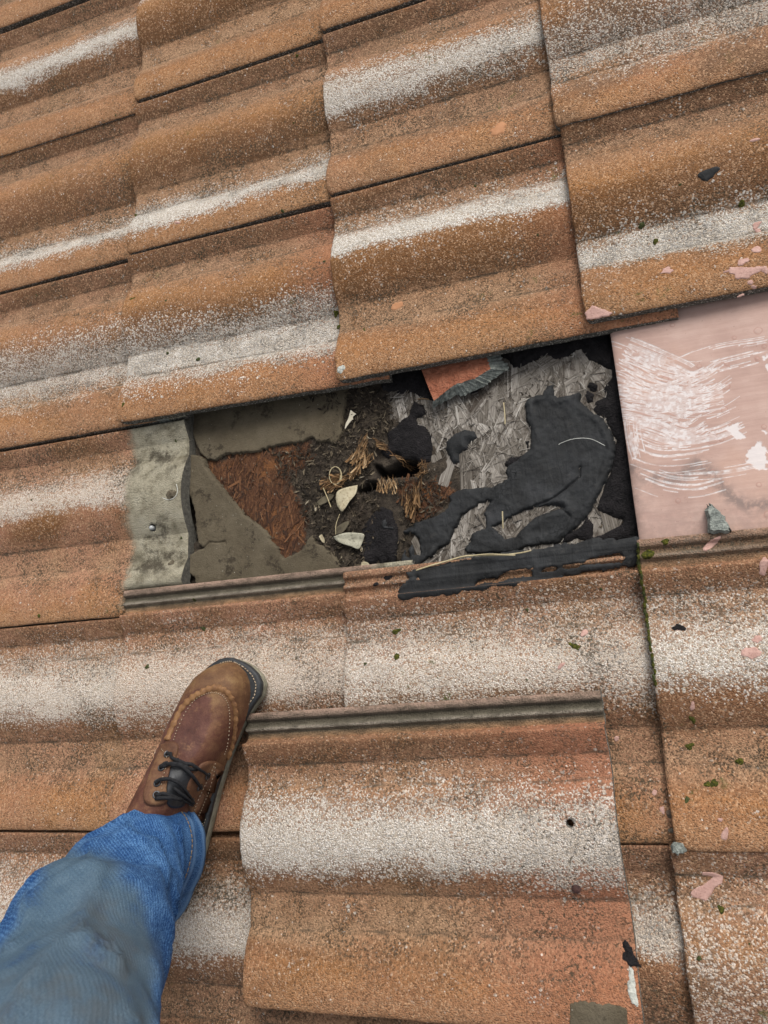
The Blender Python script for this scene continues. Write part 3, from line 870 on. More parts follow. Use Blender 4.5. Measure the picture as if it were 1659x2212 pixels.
o = sheet('tar_coat', [tpoly(t24, tar_out)], [tpoly(t24, h) for h in isl[1:4]], lambda X, Y: np.maximum(tile_z(X, np.clip(Y, 0, .3329)), np.where(Y > .2985, -.0158, -.0148) - X * DROP / GA - .0022 * smooth(.310, .300, Y)) + .0010, .0016, .002, .0012, MASTIC, t24, .0042, 110, lambda X, Y: fbm(X * 60, Y * 90, 4, 81) * .0016, 81)

# ---------------------------------------------------------------- pink flashing sheet
FZ = -.030
F0 = P(1313, 690, FZ); F1 = P(1382, 1165, FZ)


def flash():
    xs_ = np.concatenate([np.arange(0, .20, .0006), np.arange(.20, .42, .004)]); ys_ = np.arange(-.905, -.52, .0007)
    Xs, Ys = np.meshgrid(xs_, ys_, indexing='ij')
    left = F0[0] + (Ys - F0[1]) * (F1[0] - F0[0]) / (F1[1] - F0[1]) + fbm(Ys * 6, Ys * 0, 2, 5) * .002
    X = left + Xs
    Z = FZ + fbm(X * 8, Ys * 8, 3, 91) * .004 - .004 * np.exp(-Xs / .004) - (ys_[None, :] < -.86) * 0
    shp = X.shape
    # scraped brush strokes: arcs of bristle lines that have lost their pink paint
    white = np.zeros(shp)
    rg = np.random.default_rng(5)
    stk = [([(1312, 735), (1400, 770), (1470, 800), (1490, 812)], 40, 22, .75), ([(1330, 800), (1400, 830), (1490, 850), (1560, 842)], 70, 40, .8), ([(1335, 850), (1430, 860), (1520, 830), (1570, 800)], 60, 36, .7),
           ([(1345, 880), (1430, 905), (1480, 925), (1520, 905)], 60, 34, .75), ([(1375, 915), (1460, 940), (1540, 930), (1600, 905)], 44, 30, .5), ([(1360, 900), (1364, 940), (1372, 975), (1376, 990)], 26, 22, .7), ([(1378, 960), (1420, 975), (1470, 975), (1530, 965)], 50, 26, .55),
           ([(1385, 1020), (1440, 1040), (1500, 1045), (1560, 1030)], 36, 18, .45), ([(1340, 770), (1390, 805), (1440, 830), (1500, 835)], 50, 24, .8), ([(1480, 1025), (1560, 1020), (1640, 1005), (1659, 1000)], 14, 6, .5), ([(1500, 770), (1560, 752), (1640, 740), (1659, 735)], 10, 8, .4), ([(1540, 800), (1580, 790), (1620, 780), (1659, 770)], 20, 12, .35)]
    gx0, gy0 = X, Ys
    for path, half, n, den in stk:
        sp = spline([(p[0], p[1], 0) for p in path], 26)
        for q in range(int(n * 1.7)):
            off = rg.normal(0, .42) * half
            if rg.random() > den + .3:
                continue
            a, b = sorted(rg.uniform(-.1, 1.1, 2)); a = max(0, a); b = min(1, b)
            if b - a < .12:
                continue
            i0, i1 = int(a * 25), int(b * 25)
            pts_ = []
            for i in range(i0, i1 + 1):
                t_ = sp[min(i + 1, 25)] - sp[max(i - 1, 0)]
                t_ = t_ / (np.linalg.norm(t_) + 1e-9)
                pts_.append(P(sp[i][0] - t_[1] * off, sp[i][1] + t_[0] * off, FZ)[:2])
            if len(pts_) < 2:
                continue
            lo = np.min(pts_, 0) - .003; hi = np.max(pts_, 0) + .003
            m = (X > lo[0]) & (X < hi[0]) & (Ys > lo[1]) & (Ys < hi[1])
            if m.any():
                wd = rg.uniform(.0003, .0008)
                white[m] = np.maximum(white[m], smooth(wd * 1.5, wd * .6, ldist(X[m], Ys[m], pts_)))
    white *= smooth(-.42, -.04, fbm(X * 110, Ys * 110, 4, 6)) * (.55 + .45 * smooth(-.1, .1, fbm(X * 300, Ys * 300, 2, 16)))
    for blob in ([(1610, 970), (1635, 955), (1659, 965), (1659, 1020), (1640, 1016), (1618, 1000)], [(1560, 925), (1590, 920), (1610, 945), (1590, 955)], [(1640, 930), (1659, 925), (1659, 945)], [(1650, 770), (1662, 765), (1665, 800), (1652, 800)], [(1598, 745), (1612, 740), (1616, 752), (1600, 758)]):
        d = sdist(X, Ys, px2(blob, FZ)) + fbm(X * 130, Ys * 130, 4, 8) * .014
        white = np.maximum(white, smooth(0, .0015, d))
    stain = np.exp(-(ldist(X, Ys, px2([(1365, 1010), (1400, 1035), (1470, 1030), (1505, 1000), (1540, 1025), (1580, 1075), (1620, 1095), (1680, 1085)], FZ)) / .009) ** 2)
    stain = np.maximum(stain, .35 * smooth(-.80, -.87, Ys))
    stain = np.maximum(stain * .8, .45 * np.exp(-Xs / .018) * smooth(-.73, -.80, Ys))
    blis = np.zeros(shp)
    for _ in range(24):
        bx, by = rg.uniform(1420, 1659), rg.uniform(680, 1120)
        q = P(bx, by, FZ); r = rg.choice([.0025, .004, .006, .009], p=[.5, .27, .15, .08])
        rr = np.hypot(X - q[0], Ys - q[1]) + fbm(X * 200, Ys * 200, 2, 3) * r * .5
        Z += .00022 * smooth(r, r * .5, rr)
        blis = np.maximum(blis, np.exp(-((rr - r) / (.0006)) ** 2))
    V = np.stack([X, Ys, Z], -1).reshape(-1, 3)
    n = len(V)
    nx, ny = shp
    F = gridfaces(nx, ny)
    V2 = V.copy(); V2[:, 2] -= .0012
    edge = [j for j in range(ny)]
    e = np.array(edge)
    rim = np.stack([e[:-1], e[1:], e[1:] + n, e[:-1] + n], 1)
    F = np.concatenate([F, rim])
    return np.concatenate([V, V2[:ny]]) if False else np.concatenate([V, V2]), F, {k: np.concatenate([a.ravel(), a.ravel()]) for k, a in (('white', white), ('stain', stain), ('blister', blis))}


def flash_material():
    g = G('pink_painted_metal', 0.62, 0.4)
    n = g.noise(g.obj, 22, 5, 0.6)
    st = g.noise(scaled(g, g.obj, 14, 120, 1), 1.0, 4, 0.6)
    col = g.ramp(g.f('ADD', g.f('MULTIPLY', n, 0.6), g.f('MULTIPLY', st, 0.4)), [(0.3, C(166, 134, 122)), (0.5, C(184, 152, 139)), (0.7, C(198, 168, 155))])
    col = g.mix(g.f('MULTIPLY', g.step(g.noise(g.obj, 9, 3), 0.5, 0.7), 0.35), col, C(200, 160, 138))
    col = g.mix(g.f('MULTIPLY', g.attr('stain'), g.step(g.noise(g.obj, 120, 4, .7), .3, .6)), col, C(122, 106, 100))
    col = g.mix(g.f('MULTIPLY', g.attr('blister'), 0.5), col, C(160, 112, 98))
    col = g.mix(g.f('MULTIPLY', g.step(g.noise(g.obj, 300, 3), .68, .74), .6), col, C(130, 96, 88))
    col = g.mix(g.f('MULTIPLY', g.attr('white'), 0.6), col, C(226, 226, 226, .95))
    g.color(col)
    g.bump(g.f('ADD', g.f('MULTIPLY', st, .6), g.f('ADD', n, g.f('MULTIPLY', g.attr('white'), -.3))), 0.0012, 0.6)
    return g.m


V, F, A = flash()
used, inv = np.unique(F, return_inverse=True)
o = mesh('metal_flashing', V[used], inv.reshape(-1, 4), flash_material(), None, True, attrs={k: a[used] for k, a in A.items()})
tag(o, 'flat pink painted metal sheet with white scraped brush marks', 'flashing')


def prism(top, zt, zb, grow=0.0, name='chip', mats=(TILE, EDGE), parent=None, seed=1, div=4, smoothed=False):
    """a small slab with an uneven outline; its broken sides flare out by grow[k] at the bottom"""
    out = []; gr = []
    n = len(top)
    for k in range(n):
        a, b = np.array(top[k]), np.array(top[(k + 1) % n])
        for q in range(div):
            out.append(a + (b - a) * q / div); gr.append(grow[k] if not np.isscalar(grow) else grow)
    out = np.array(out)
    c = out.mean(0)
    rg = np.random.default_rng(seed)
    m = len(out)
    V = []; 
    rings = [(.0, 0, 0), (.0008, 1, .06), (.5, .35, .5), (1, 1, 1)]
    nrm = (out - c) / np.linalg.norm(out - c, axis=1)[:, None]
    jit = rg.normal(0, .0007, m) * (np.array(gr) > 0)
    zt_ = np.broadcast_to(zt, (m,)) if np.isscalar(zt) else np.array([zt[0] + (p[0] - c[0]) * zt[1] + (p[1] - c[1]) * zt[2] for p in out])
    th = zb
    for f in (0, .12, .5, 1.0):
        rgn = rg.normal(0, .0011, m) * (np.array(gr) > 0) * (f > 0)
        p = out + nrm * (np.array(gr) * f + jit + rgn)[:, None]
        for k in range(m):
            V.append((p[k][0], p[k][1], zt_[k] - th * f - (0.0004 if f else 0)))
    F = []; mi = []
    zc = zt if np.isscalar(zt) else zt[0]
    V.append((c[0], c[1], zc)); ct = len(V) - 1
    for k in range(m):
        F.append((ct, k, (k + 1) % m)); mi.append(0)
        for r in range(3):
            F.append((r * m + k, (r + 1) * m + k, (r + 1) * m + (k + 1) % m, r * m + (k + 1) % m)); mi.append(1)
    F.append(tuple(3 * m + k for k in range(m))[::-1]); mi.append(1)
    # orientation
    a2 = sum(out[k][0] * out[(k + 1) % m][1] - out[(k + 1) % m][0] * out[k][1] for k in range(m))
    if a2 < 0:
        F = [f[::-1] for f in F]
    return mesh(name, V, F, list(mats), parent, smoothed, mi)


# broken orange tile piece
FRAGTOP = simple('bare_orange_tile', [(0.3, C(120, 74, 54)), (0.5, C(152, 94, 70)), (0.7, C(172, 114, 88))], 60, 0.85, 0.006, fine=200, finecol=C(160, 92, 66))
fz = -.030
fr = [P(x, y, fz)[:2] for x, y in zC([(105, 110), (150, 220), (205, 360), (250, 468), (330, 405), (400, 350), (470, 330), (560, 300), (620, 262), (668, 232), (655, 190), (630, 130), (610, 60)])]
o = prism(fr, (fz, 0.02, -0.03), .0135, [0, 0, 0, .010, .013, .012, .013, .014, .016, .022, .018, .01, .0], 'broken_tile', (FRAGTOP, BROKEN), None, 4, 7)
tag(o, 'broken corner of an orange tile with grey broken edge sticking out', 'tile fragment')
ch_ = [P(x, y, -.012)[:2] for x, y in ((1531, 1092), (1539, 1090), (1556, 1108), (1574, 1135), (1572, 1146), (1534, 1144))]
o = prism(ch_, (-.012, 0, -.1), .012, .003, 'cement_chip', (BROKEN, BROKEN), None, 9, 4)
tag(o, 'grey wedge of broken cement on the pink sheet', 'cement chip')
ch_ = [P(x, y, -.03)[:2] for x, y in ((262, 908), (300, 903), (360, 897), (376, 903), (370, 910), (300, 920), (266, 922))]
o = prism(ch_, -.020, .012, .001, 'cement_sliver', (BROKEN, BROKEN), None, 10, 3)
tag(o, 'grey sliver of cement wedged under the white banded tile', 'cement chip')
ch_ = [P(x, y, -.002)[:2] for x, y in ((1452, 1824), (1474, 1822), (1480, 1836), (1470, 1842), (1454, 1838))]
o = prism(ch_, .0035, .004, .001, 'mortar_crumb', (BROKEN, BROKEN), None, 11, 3)
tag(o, 'small pale mortar crumb at the joint near right edge', 'cement chip')

# ---------------------------------------------------------------- loose tile
ll = tag(bpy.data.objects.new('loose_tile', tile_mesh(8)), 'loose tile taken off and set down in front of the hole', 'roof tile')
ll.matrix_basis = Matrix(((0.99911, -0.01977, -0.03729, .5800), (0.02011, 0.99976, 0.00866, -1.3800), (0.03711, -0.0094, 0.99927, .0300), (0, 0, 0, 1)))
for k, v in dict(wy=.174, ww=.038, ws=1.12, pink=.40, dark=.15, seed=4.2, head=0.0, headx=.4, fresh=1.0, channel=1.0, moss=.25).items():
    ll[k] = v
link(ll)
bpy.context.view_layer.update()
LL = ROOF.inverted() @ ll.matrix_world


def lloc(px, py):
    mi = LL.inverted(); z = .02
    for _ in range(6):
        q = mi @ Vector(P(px, py, z)); lz = float(tile_z(q.x, q.y)); z = (LL @ Vector((q.x, q.y, lz))).z
    return q.x, q.y, lz


RUST = simple('rusty_nail', [(0.3, C(52, 36, 34)), (0.7, C(84, 58, 52))], 300, 0.7, 0.001)
ZINC = simple('zinc_nail', [(0.3, C(150, 152, 150)), (0.7, C(190, 192, 190))], 200, 0.5, 0.0005, 0.5)


def nail(parent, x, y, z, r, hgt, m, name='nail'):
    n = 12; V = []; F = []
    for rr, zz in ((r * .9, z - .006), (r, z), (r, z + hgt * .6), (r * .8, z + hgt)):
        V += [(x + rr * math.cos(2 * math.pi * k / n), y + rr * math.sin(2 * math.pi * k / n), zz) for k in range(n)]
    for q in range(3):
        F += [(q * n + k, q * n + (k + 1) % n, (q + 1) * n + (k + 1) % n, (q + 1) * n + k) for k in range(n)]
    F.append(tuple(3 * n + k for k in range(n)))
    return mesh(name, V, F, m, parent)


h1 = lloc(1231, 1779); h2 = lloc(1245, 1919)
cut(ll, [(h1[0], h1[1], .0042)])
nail(ll, h2[0], h2[1], h2[2] - .0005, .0050, .0022, RUST)
t03 = TILES[(0, 3)]
bpy.context.view_layer.update()
hh = tloc(t03, *zA([(415, 1300)])[0])
cut(t03, [(hh[0], hh[1], .0055)])
nail(t03, hh[0] - .002, hh[1], hh[2] - .004, .0036, .006, ZINC)
hh2 = tloc(t03, *zA([(620, 930)])[0])
LUMP = simple('dirt_lump', [(0.3, C(60, 52, 42)), (0.6, C(118, 108, 90)), (0.8, C(170, 160, 140))], 220, 0.95, 0.004)


def blob(t, name, px, py, rx, ry, H, m, seed, rot=0.0, jit=.35, local=tloc, zfn=None, parent=None, res=None):
    """irregular thin patch draped over a tile; sizes in metres"""
    x, y, z = local(t, px, py) if local is tloc else local(px, py)
    n = 14; rg = np.random.default_rng(seed); pl = []
    ph = rg.uniform(0, 6.28, 3); am = rg.uniform(.1, 1, 3) * jit
    for k in range(n):
        a = 2 * math.pi * k / n
        q = 1 + am[0] * math.sin(2 * a + ph[0]) * .6 + am[1] * math.sin(3 * a + ph[1]) * .6 + am[2] * math.sin(5 * a + ph[2]) * .5
        ax, ay = rx * q * math.cos(a), ry * q * math.sin(a)
        pl.append((x + ax * math.cos(rot) - ay * math.sin(rot), y + ax * math.sin(rot) + ay * math.cos(rot)))
    rr = res or max(.0006, min(rx, ry) / 6)
    hb = (lambda X, Y: fbm(X * 500, Y * 500, 2, seed) * H * 1.2) if H > .001 else None
    return sheet(name, [pl], [], lambda X, Y: tile_z(X, np.clip(Y, 0, .333)) + .0006, H, H * 1.2 + .0004, rr, m, parent or t, min(rx, ry) * .22, 220, hb, seed)


blob(t03, 'dirt_lump', *zA([(620, 935)])[0], .008, .0075, .0035, LUMP, 3)
blob(t03, 'dirt_lump', *zA([(625, 1688)])[0], .005, .004, .003, LUMP, 4)


def over(px, py):
    """the roof tile seen at a place of the photograph"""
    best = None
    for k, t in TILES.items():
        x, y, z = tloc(t, px, py)
        if 0 <= x <= LEN and 0 <= y <= .333:
            zz = (t.matrix_basis @ Vector((x, y, z))).z
            if best is None or zz > best[0]:
                best = (zz, t)
    if best is None:
        q = P(px, py)
        return min(TILES.values(), key=lambda t: abs(t.location.x + .18 - q[0]) + abs(t.location.y + .15 - q[1]))
    return best[1]


# moss tufts, paint splashes, patches: pieces of the tile they sit on
MO = [(726, 678, 7, 5), (731, 706, 5, 4), (787, 712, 6, 2), (286, 645, 7, 3.5), (293, 465, 4, 3), (1543, 1692, 7, 5), (1490, 1612, 7, 5), (1528, 1694, 5, 5), (1602, 440, 6, 5), (1416, 521, 7, 4), (1386, 487, 6, 4),
      (856, 1364, 8, 5), (857, 1418, 6, 5), (1242, 1396, 9, 5), (1437, 1170, 8, 4), (1400, 1197, 14, 7), (1496, 1555, 5, 4), (1598, 1645, 7, 5), (1557, 1964, 6, 4), (266, 874, 6, 3),
      (428, 776, 6, 4), (362, 763, 4, 4), (440, 1358, 6, 4), (420, 1296, 4, 3), (318, 1440, 6, 4), (84, 1330, 4, 4)]
for k, (x, y, rx, ry) in enumerate(MO):
    s = 1 / 1420
    blob(over(x, y), 'moss_tuft', x, y, rx * s * .9, ry * s * .9, .0022, MOSS if k not in (10, 20, 21, 22, 23, 24) else DRYMOSS, 100 + k, random.uniform(0, 3), .5)
rg_ = random.Random(12)
n_ = 0
while n_ < 24:                                         # scattered dark moss dots
    x, y = rg_.uniform(20, 1640), rg_.uniform(60, 2150)
    if (400 < x < 1400 and 690 < y < 1240) or (x < 620 and y > 1400) or (500 < x < 1400 and y > 1480) or (x > 1300 and 600 < y < 1150):
        continue
    r_ = rg_.uniform(1.2, 4.0) / 1500
    blob(over(x, y), 'moss_tuft', x, y, r_, r_ * rg_.uniform(.6, 1), .0016, DRYMOSS if rg_.random() < .8 else MOSS, 200 + n_, rg_.uniform(0, 3), .6)
    n_ += 1
PA = [(1441, 584, 11, 8, 0), (1609, 588, 24, 15, .1), (1634, 539, 10, 7, 0), (1604, 565, 10, 7, .4), (1652, 583, 6, 8, 0), (1621, 610, 6, 4, 0), (1634, 486, 8, 6, .4), (1637, 498, 6, 4, 0), (1631, 302, 11, 3, 0), (1578, 583, 12, 2, .2),
      (1622, 1410, 16, 10, .3), (1636, 1380, 7, 7, 0), (1496, 1525, 3, 8, -.3), (1566, 1802, 5, 10, -.5), (1414, 1712, 4, 4, 0), (1431, 1749, 4, 5, 0), (1332, 1595, 4, 4, 0), (1536, 1176, 20, 5, .5), (1650, 1222, 7, 18, -.3), (1556, 1771, 3, 3, 0), (1262, 1367, 9, 4, .6),
      (1468, 1358, 8, 3, .5), (1212, 1438, 8, 3, .7), (384, 481, 8, 3, -.4), (1601, 638, 6, 2, .2), (1628, 620, 4, 3, 0)]
for k, (x, y, rx, ry, ro) in enumerate(PA):
    s = 1 / 1450
    blob(over(x, y), 'paint_splash', x, y, rx * s * .85, ry * s * .85, .0003, PINKPAINT, 300 + k, ro, .45, res=.0008)
t32 = TILES[(3, 2)]; t35 = TILES[(3, 5)]
sheet('paint_splash', [tpoly(t32, [(1264, 676), (1280, 660), (1300, 668), (1322, 676), (1316, 684), (1284, 690), (1268, 690)])], [], lambda X, Y: tile_z(X, np.clip(Y, .0045, .333)) + .0005, .0005, .001, .0008, PINKPAINT, t32, .0012, 200, None, 5)
sheet('paint_splash', [tpoly(t35, [(1492, 1930), (1500, 1920), (1520, 1912), (1532, 1902), (1540, 1894), (1516, 1890), (1518, 1884), (1545, 1885), (1562, 1892), (1560, 1908), (1545, 1916), (1535, 1932), (1524, 1946), (1508, 1940), (1496, 1938)])], [], lambda X, Y: tile_z(X, Y) + .0005, .0005, .001, .0008, PINKPAINT, t35, .0008, 200, None, 6)
blob(t32, 'tar_splash', 1531, 375, .013, .006, .0008, MASTIC, 31, .1, .4)
blob(over(1475, 1356), 'tar_splash', 1466, 1356, .007, .0035, .0008, TARBLACK, 33, 0, .5)
blob(over(1077, 279), 'bare_patch', 1077, 279, .012, .009, .0004, ORANGEPATCH, 34, .3)
blob(over(858, 661), 'bare_patch', 858, 661, .008, .007, .0004, ORANGEPATCH, 35, .3)
blob(over(734, 800), 'bare_patch', 736, 797, .006, .005, .0004, WHITEPATCH, 36, .6)
blob(over(880, 1280), 'tar_splash', 812, 1262, .005, .002, .0006, TARBLACK, 37, .3)
blob(over(890, 1270), 'tar_splash', 838, 1248, .006, .003, .0006, TARBLACK, 38, .3)
blob(ll, 'tar_splash', 1360, 2064, .006, .010, .0012, TARBLACK, 40, .4, .5, lloc, parent=ll)
blob(ll, 'bare_patch', 1366, 2135, .004, .014, .0008, WHITEPATCH, 41, .1, .4, lloc, parent=ll)
q = [lloc(x, y)[:2] for x, y in ((1232, 2168), (1262, 2165), (1300, 2170), (1335, 2172), (1352, 2180), (1358, 2240), (1232, 2240))]
sheet('bare_patch', [q], [], lambda X, Y: tile_z(X, np.clip(Y, .003, .333)) + .0005, .0005, .001, .0012, FELT, ll, .0015, 160, None, 8)
# moss along the front edge of the tile under the pink sheet
t34 = TILES[(3, 4)]
for k in range(26):
    y_ = .333 - .006 - k * .0062 - random.uniform(0, .003)
    x_ = random.uniform(-.0005, .0025)
    sheet('moss_tuft', [[(x_ + .0018 * math.cos(a), y_ + .0040 * math.sin(a)) for a in np.linspace(0, 6.0, 9)]], [], lambda X, Y: tile_z(np.maximum(X, 0), Y) - .0008, .003, .002, .0008, MOSS if k % 3 else DRYMOSS, t34, .0008, 300, None, 400 + k)

# ---------------------------------------------------------------- leaves, straws, splinters
LEAF = simple('dry_leaf', [(0.3, C(150, 136, 108)), (0.55, C(186, 174, 144)), (0.8, C(204, 194, 166))], 40, 0.6, 0.0006, 0.35, fine=330, finecol=C(120, 98, 70))
LEAF2 = simple('grey_speckled_leaf', [(0.3, C(140, 136, 118)), (0.55, C(176, 172, 152)), (0.8, C(196, 192, 172))], 60, 0.7, 0.0006, 0.3, fine=260, finecol=C(60, 54, 44))
LEAF3 = simple('dull_brown_leaf', [(0.3, C(66, 60, 48)), (0.55, C(96, 88, 70)), (0.8, C(120, 110, 90))], 60, 0.8, 0.0006, 0.3)
STRAW = simple('dry_straw', [(0.3, C(170, 154, 116)), (0.7, C(206, 192, 156))], 60, 0.6, 0.0003)
PALE = simple('pale_fibre', [(0.3, C(200, 200, 192)), (0.7, C(224, 224, 216))], 60, 0.6, 0.0)
TWIG = simple('dark_twig', [(0.3, C(70, 54, 38)), (0.7, C(112, 90, 64))], 60, 0.8, 0.0006)


def leaf(name, outline, zc, curl, m, lab, cat='leaf', group=None, tilt=(0, 0)):
    pts = [P(x, y, zc)[:2] for x, y in outline]
    pl = np.array([s[:2] for s in spline([(*p, 0) for p in pts + [pts[0]]], 8 * len(pts))][:-1])
    c = pl.mean(0)
    cov = np.cov((pl - c).T); w, ev = np.linalg.eigh(cov); ax = ev[:, 1]; bx = ev[:, 0]
    V = []; n = len(pl); rings = [1, .8, .55, .3]
    for r in rings:
        for p in pl:
            q = c + (p - c) * r
            s, t = (q - c) @ ax, (q - c) @ bx
            V.append((q[0], q[1], zc + curl * 30 * t * t - curl * 6 * s * s + .0008 * (1 - abs(t) * 200 if abs(t) < .005 else 0) * -1 + tilt[0] * s + tilt[1] * t))
    V.append((c[0], c[1], zc - .0008))
    F = []
    for r in range(len(rings) - 1):
        for k in range(n):
            F.append((r * n + k, r * n + (k + 1) % n, (r + 1) * n + (k + 1) % n, (r + 1) * n + k))
    for k in range(n):
        F.append(((len(rings) - 1) * n + k, (len(rings) - 1) * n + (k + 1) % n, len(V) - 1))
    # underside
    m0 = len(V)
    V += [(a, b, z - .0005) for a, b, z in V]
    F += [tuple(i + m0 for i in f[::-1]) for f in F]
    F += [(k, k + m0, (k + 1) % n + m0, (k + 1) % n) for k in range(n)]
    return tag(mesh(name, V, F, m, None), lab, cat, group)


LZ = ZD + .012
leaf('fallen_leaf', zB([(784, 1116), (700, 1140), (636, 1172), (614, 1220), (618, 1290), (655, 1338), (690, 1310), (720, 1262), (768, 1205), (782, 1160)]), LZ, .5, LEAF, 'smooth tan leaf lying curled on the splintered wood')
leaf('fallen_leaf', zB([(582, 1548), (640, 1528), (700, 1516), (790, 1518), (842, 1530), (830, 1580), (800, 1650), (740, 1632), (660, 1606), (610, 1580)]), LZ - .002, .4, LEAF2, 'grey speckled leaf half under the black tar')
leaf('fallen_leaf', zB([(818, 1760), (850, 1756), (880, 1770), (904, 1810), (880, 1826), (850, 1822), (820, 1800)]), LZ - .004, .5, LEAF, 'small cream leaf scrap at the tile channel below the tar')
leaf('bark_scrap', zB([(778, 530), (750, 512), (732, 498), (722, 530), (710, 570), (690, 610), (680, 655), (700, 628), (722, 600), (740, 582), (752, 575), (750, 548)]), LZ - .004, .3, simple('cream_bark', [(0.3, C(206, 196, 172)), (0.7, C(226, 218, 198))], 80, .8, .0008), 'narrow cream bark scrap below the tile edge', 'bark')
leaf('fallen_leaf', zB([(440, 1270), (500, 1220), (560, 1195), (590, 1200), (570, 1240), (520, 1270), (470, 1290)]), LZ - .004, .5, LEAF3, 'dull brown leaf in the litter left of the tan leaf')
leaf('fallen_leaf', zB([(610, 1530), (600, 1490), (660, 1440), (715, 1420), (700, 1470), (660, 1520)]), LZ - .004, .5, LEAF3, 'dull brown leaf behind the speckled leaf')
leaf('bark_scrap', zB([(466, 1545), (490, 1530), (512, 1570), (510, 1600), (488, 1585)]), LZ - .004, .3, LEAF, 'small tan bark chip left of the speckled leaf', 'bark')


def straw(name, pts, zs, rad, m, lab, cat='straw', n=24):
    p3 = [P(x, y, z) for (x, y), z in zip(pts, zs if isinstance(zs, (list, tuple)) else [zs] * len(pts))]
    V, F = tube(spline(p3, n), rad)
    return tag(mesh(name, V, F, m, None), lab, cat)


straw('straw', zC([(90, 1728), (200, 1690), (340, 1650), (480, 1612), (640, 1606), (850, 1604)]), [-.020, -.018, -.018, -.016, -.015, -.013], .0010, STRAW, 'long straw lying along the tarred channel')
straw('straw', zC([(500, 1612), (640, 1598), (780, 1600), (900, 1586), (968, 1570)]), [-.015, -.013, -.013, -.012, -.012], .0008, STRAW, 'straw forking off above the long one beside the mastic')
straw('straw', zC([(755, 1282), (757, 1340), (760, 1408)]), [-.034, -.036, -.040], .0009, STRAW, 'short upright straw at the window in the mastic')
straw('hair_fibre', zC([(1172, 792), (1180, 782), (1260, 752), (1340, 742), (1420, 752), (1512, 798)]), ZD + .0130, .00032, PALE, 'thin white fibre curved on the large mastic smear', 'fibre')
cx_, cy_ = zB([(600, 1042)])[0]
straw('root_coil', [(cx_ + 12 * (1 + .04 * k / 10) * math.cos(.42 * k) + k * .05, cy_ + 19 * math.sin(.42 * k)) for k in range(40)], [ZD + .010 + .00006 * k for k in range(40)], .00055, STRAW, 'thin pale root coiled into loops left of tan leaf', 'root', 120)
straw('straw', zB([(500, 1135), (540, 1230), (568, 1305)]), LZ, .0007, STRAW, 'thin straw slanting in the litter below the coiled root')
straw('straw', zB([(640, 1362), (610, 1450), (608, 1530)]), LZ, .0005, STRAW, 'hair thin straw bent between the two big leaves')
straw('hair_fibre', zA([(430, 606), (500, 582), (580, 574), (592, 640), (624, 742)]), [-.036, -.034, -.035, -.035, -.034], .00045, PALE, 'pale fibre bent over the grey tile head', 'fibre')
straw('hair_fibre', zA([(680, 820), (692, 900), (660, 965), (590, 992), (500, 960)]), [-.018] * 5, .00045, PALE, 'pale fibre looped round the dirt lump on the grey tile head', 'fibre')
straw('twig', zC([(764, 480), (772, 560), (775, 640)]), ZD + .012, .0008, STRAW, 'fine straw upright on the grey strand board')
straw('twig', zC([(130, 455), (180, 452), (214, 458)]), ZD + .012, .0010, TWIG, 'short twig beside the tip of the broken tile', 'twig')


def splinters(name, poly, count, L, w, ang, lab, seed, rn=(.3, 1), z=.004):
    o = strands(name, [px2(poly, ZD)], count, L, w, ang, .22, z, z + .010, TANWOOD, seed, (), rn, .30, None, None, True, .06)
    return tag(o, lab, 'splintered wood', 'splintered wood in the hole', 'stuff')


splinters('splinters', zB([(830, 740), (895, 745), (890, 830), (870, 900), (950, 870), (900, 960), (840, 1000), (780, 1080), (740, 1050), (800, 960), (730, 910), (820, 820)]), 120, (.006, .022), (.0007, .0048), [UP - .45, UP - .75, UP - .2], 'tall bright tan splinters standing left of the rotted hollow', 31, (.45, 1))
splinters('splinters', zB([(510, 1080), (620, 1050), (740, 1040), (730, 1080), (680, 1150), (590, 1190), (510, 1120)]), 80, (.006, .020), (.0007, .0048), [.2, -.3, .6], 'tan splinters fanning out above the tan leaf', 32, (.3, .85))
splinters('splinters', zB([(960, 1140), (1010, 1090), (1130, 1070), (1120, 1170), (1000, 1180)]), 80, (.006, .018), (.0006, .0022), [UP, UP + .4, UP - .4], 'short pinkish splinters along the lower rim of the hollow', 33, (.5, 1))
splinters('splinters', zB([(1180, 1220), (1270, 1210), (1300, 1130), (1340, 1090), (1310, 1280), (1280, 1390), (1230, 1390)]), 80, (.008, .026), (.0007, .0048), [UP - .1, UP - .3, UP + .12], 'golden brown fan of split wood right of hollow', 34, (.2, .75))
splinters('splinters', zB([(960, 760), (1020, 780), (1070, 830), (1030, 850), (980, 820)]), 45, (.006, .018), (.0006, .0022), [-.6, -.3], 'few tan splinters at upper rim beside round tar', 45, (.3, .9))
splinters('splinters', zB([(1100, 880), (1150, 880), (1220, 950), (1190, 970), (1130, 920)]), 45, (.008, .02), (.0006, .0022), [-.7, -.4], 'few golden splinters under the round tar patch', 36, (.2, .8))
splinters('splinters', zB([(1320, 940), (1400, 960), (1370, 1040), (1300, 1060)]), 45, (.006, .016), (.0006, .0022), [UP, .4], 'small splinters at the right rim of the hollow', 37, (.2, .8))

# ---------------------------------------------------------------- person: one leg with boot and jeans
person = tag(empty('person', (.48, -1.19, 0)), 'person seen as one leg in blue jeans and a brown lace-up boot', 'person')
PO = Vector((.48, -1.19, 0))


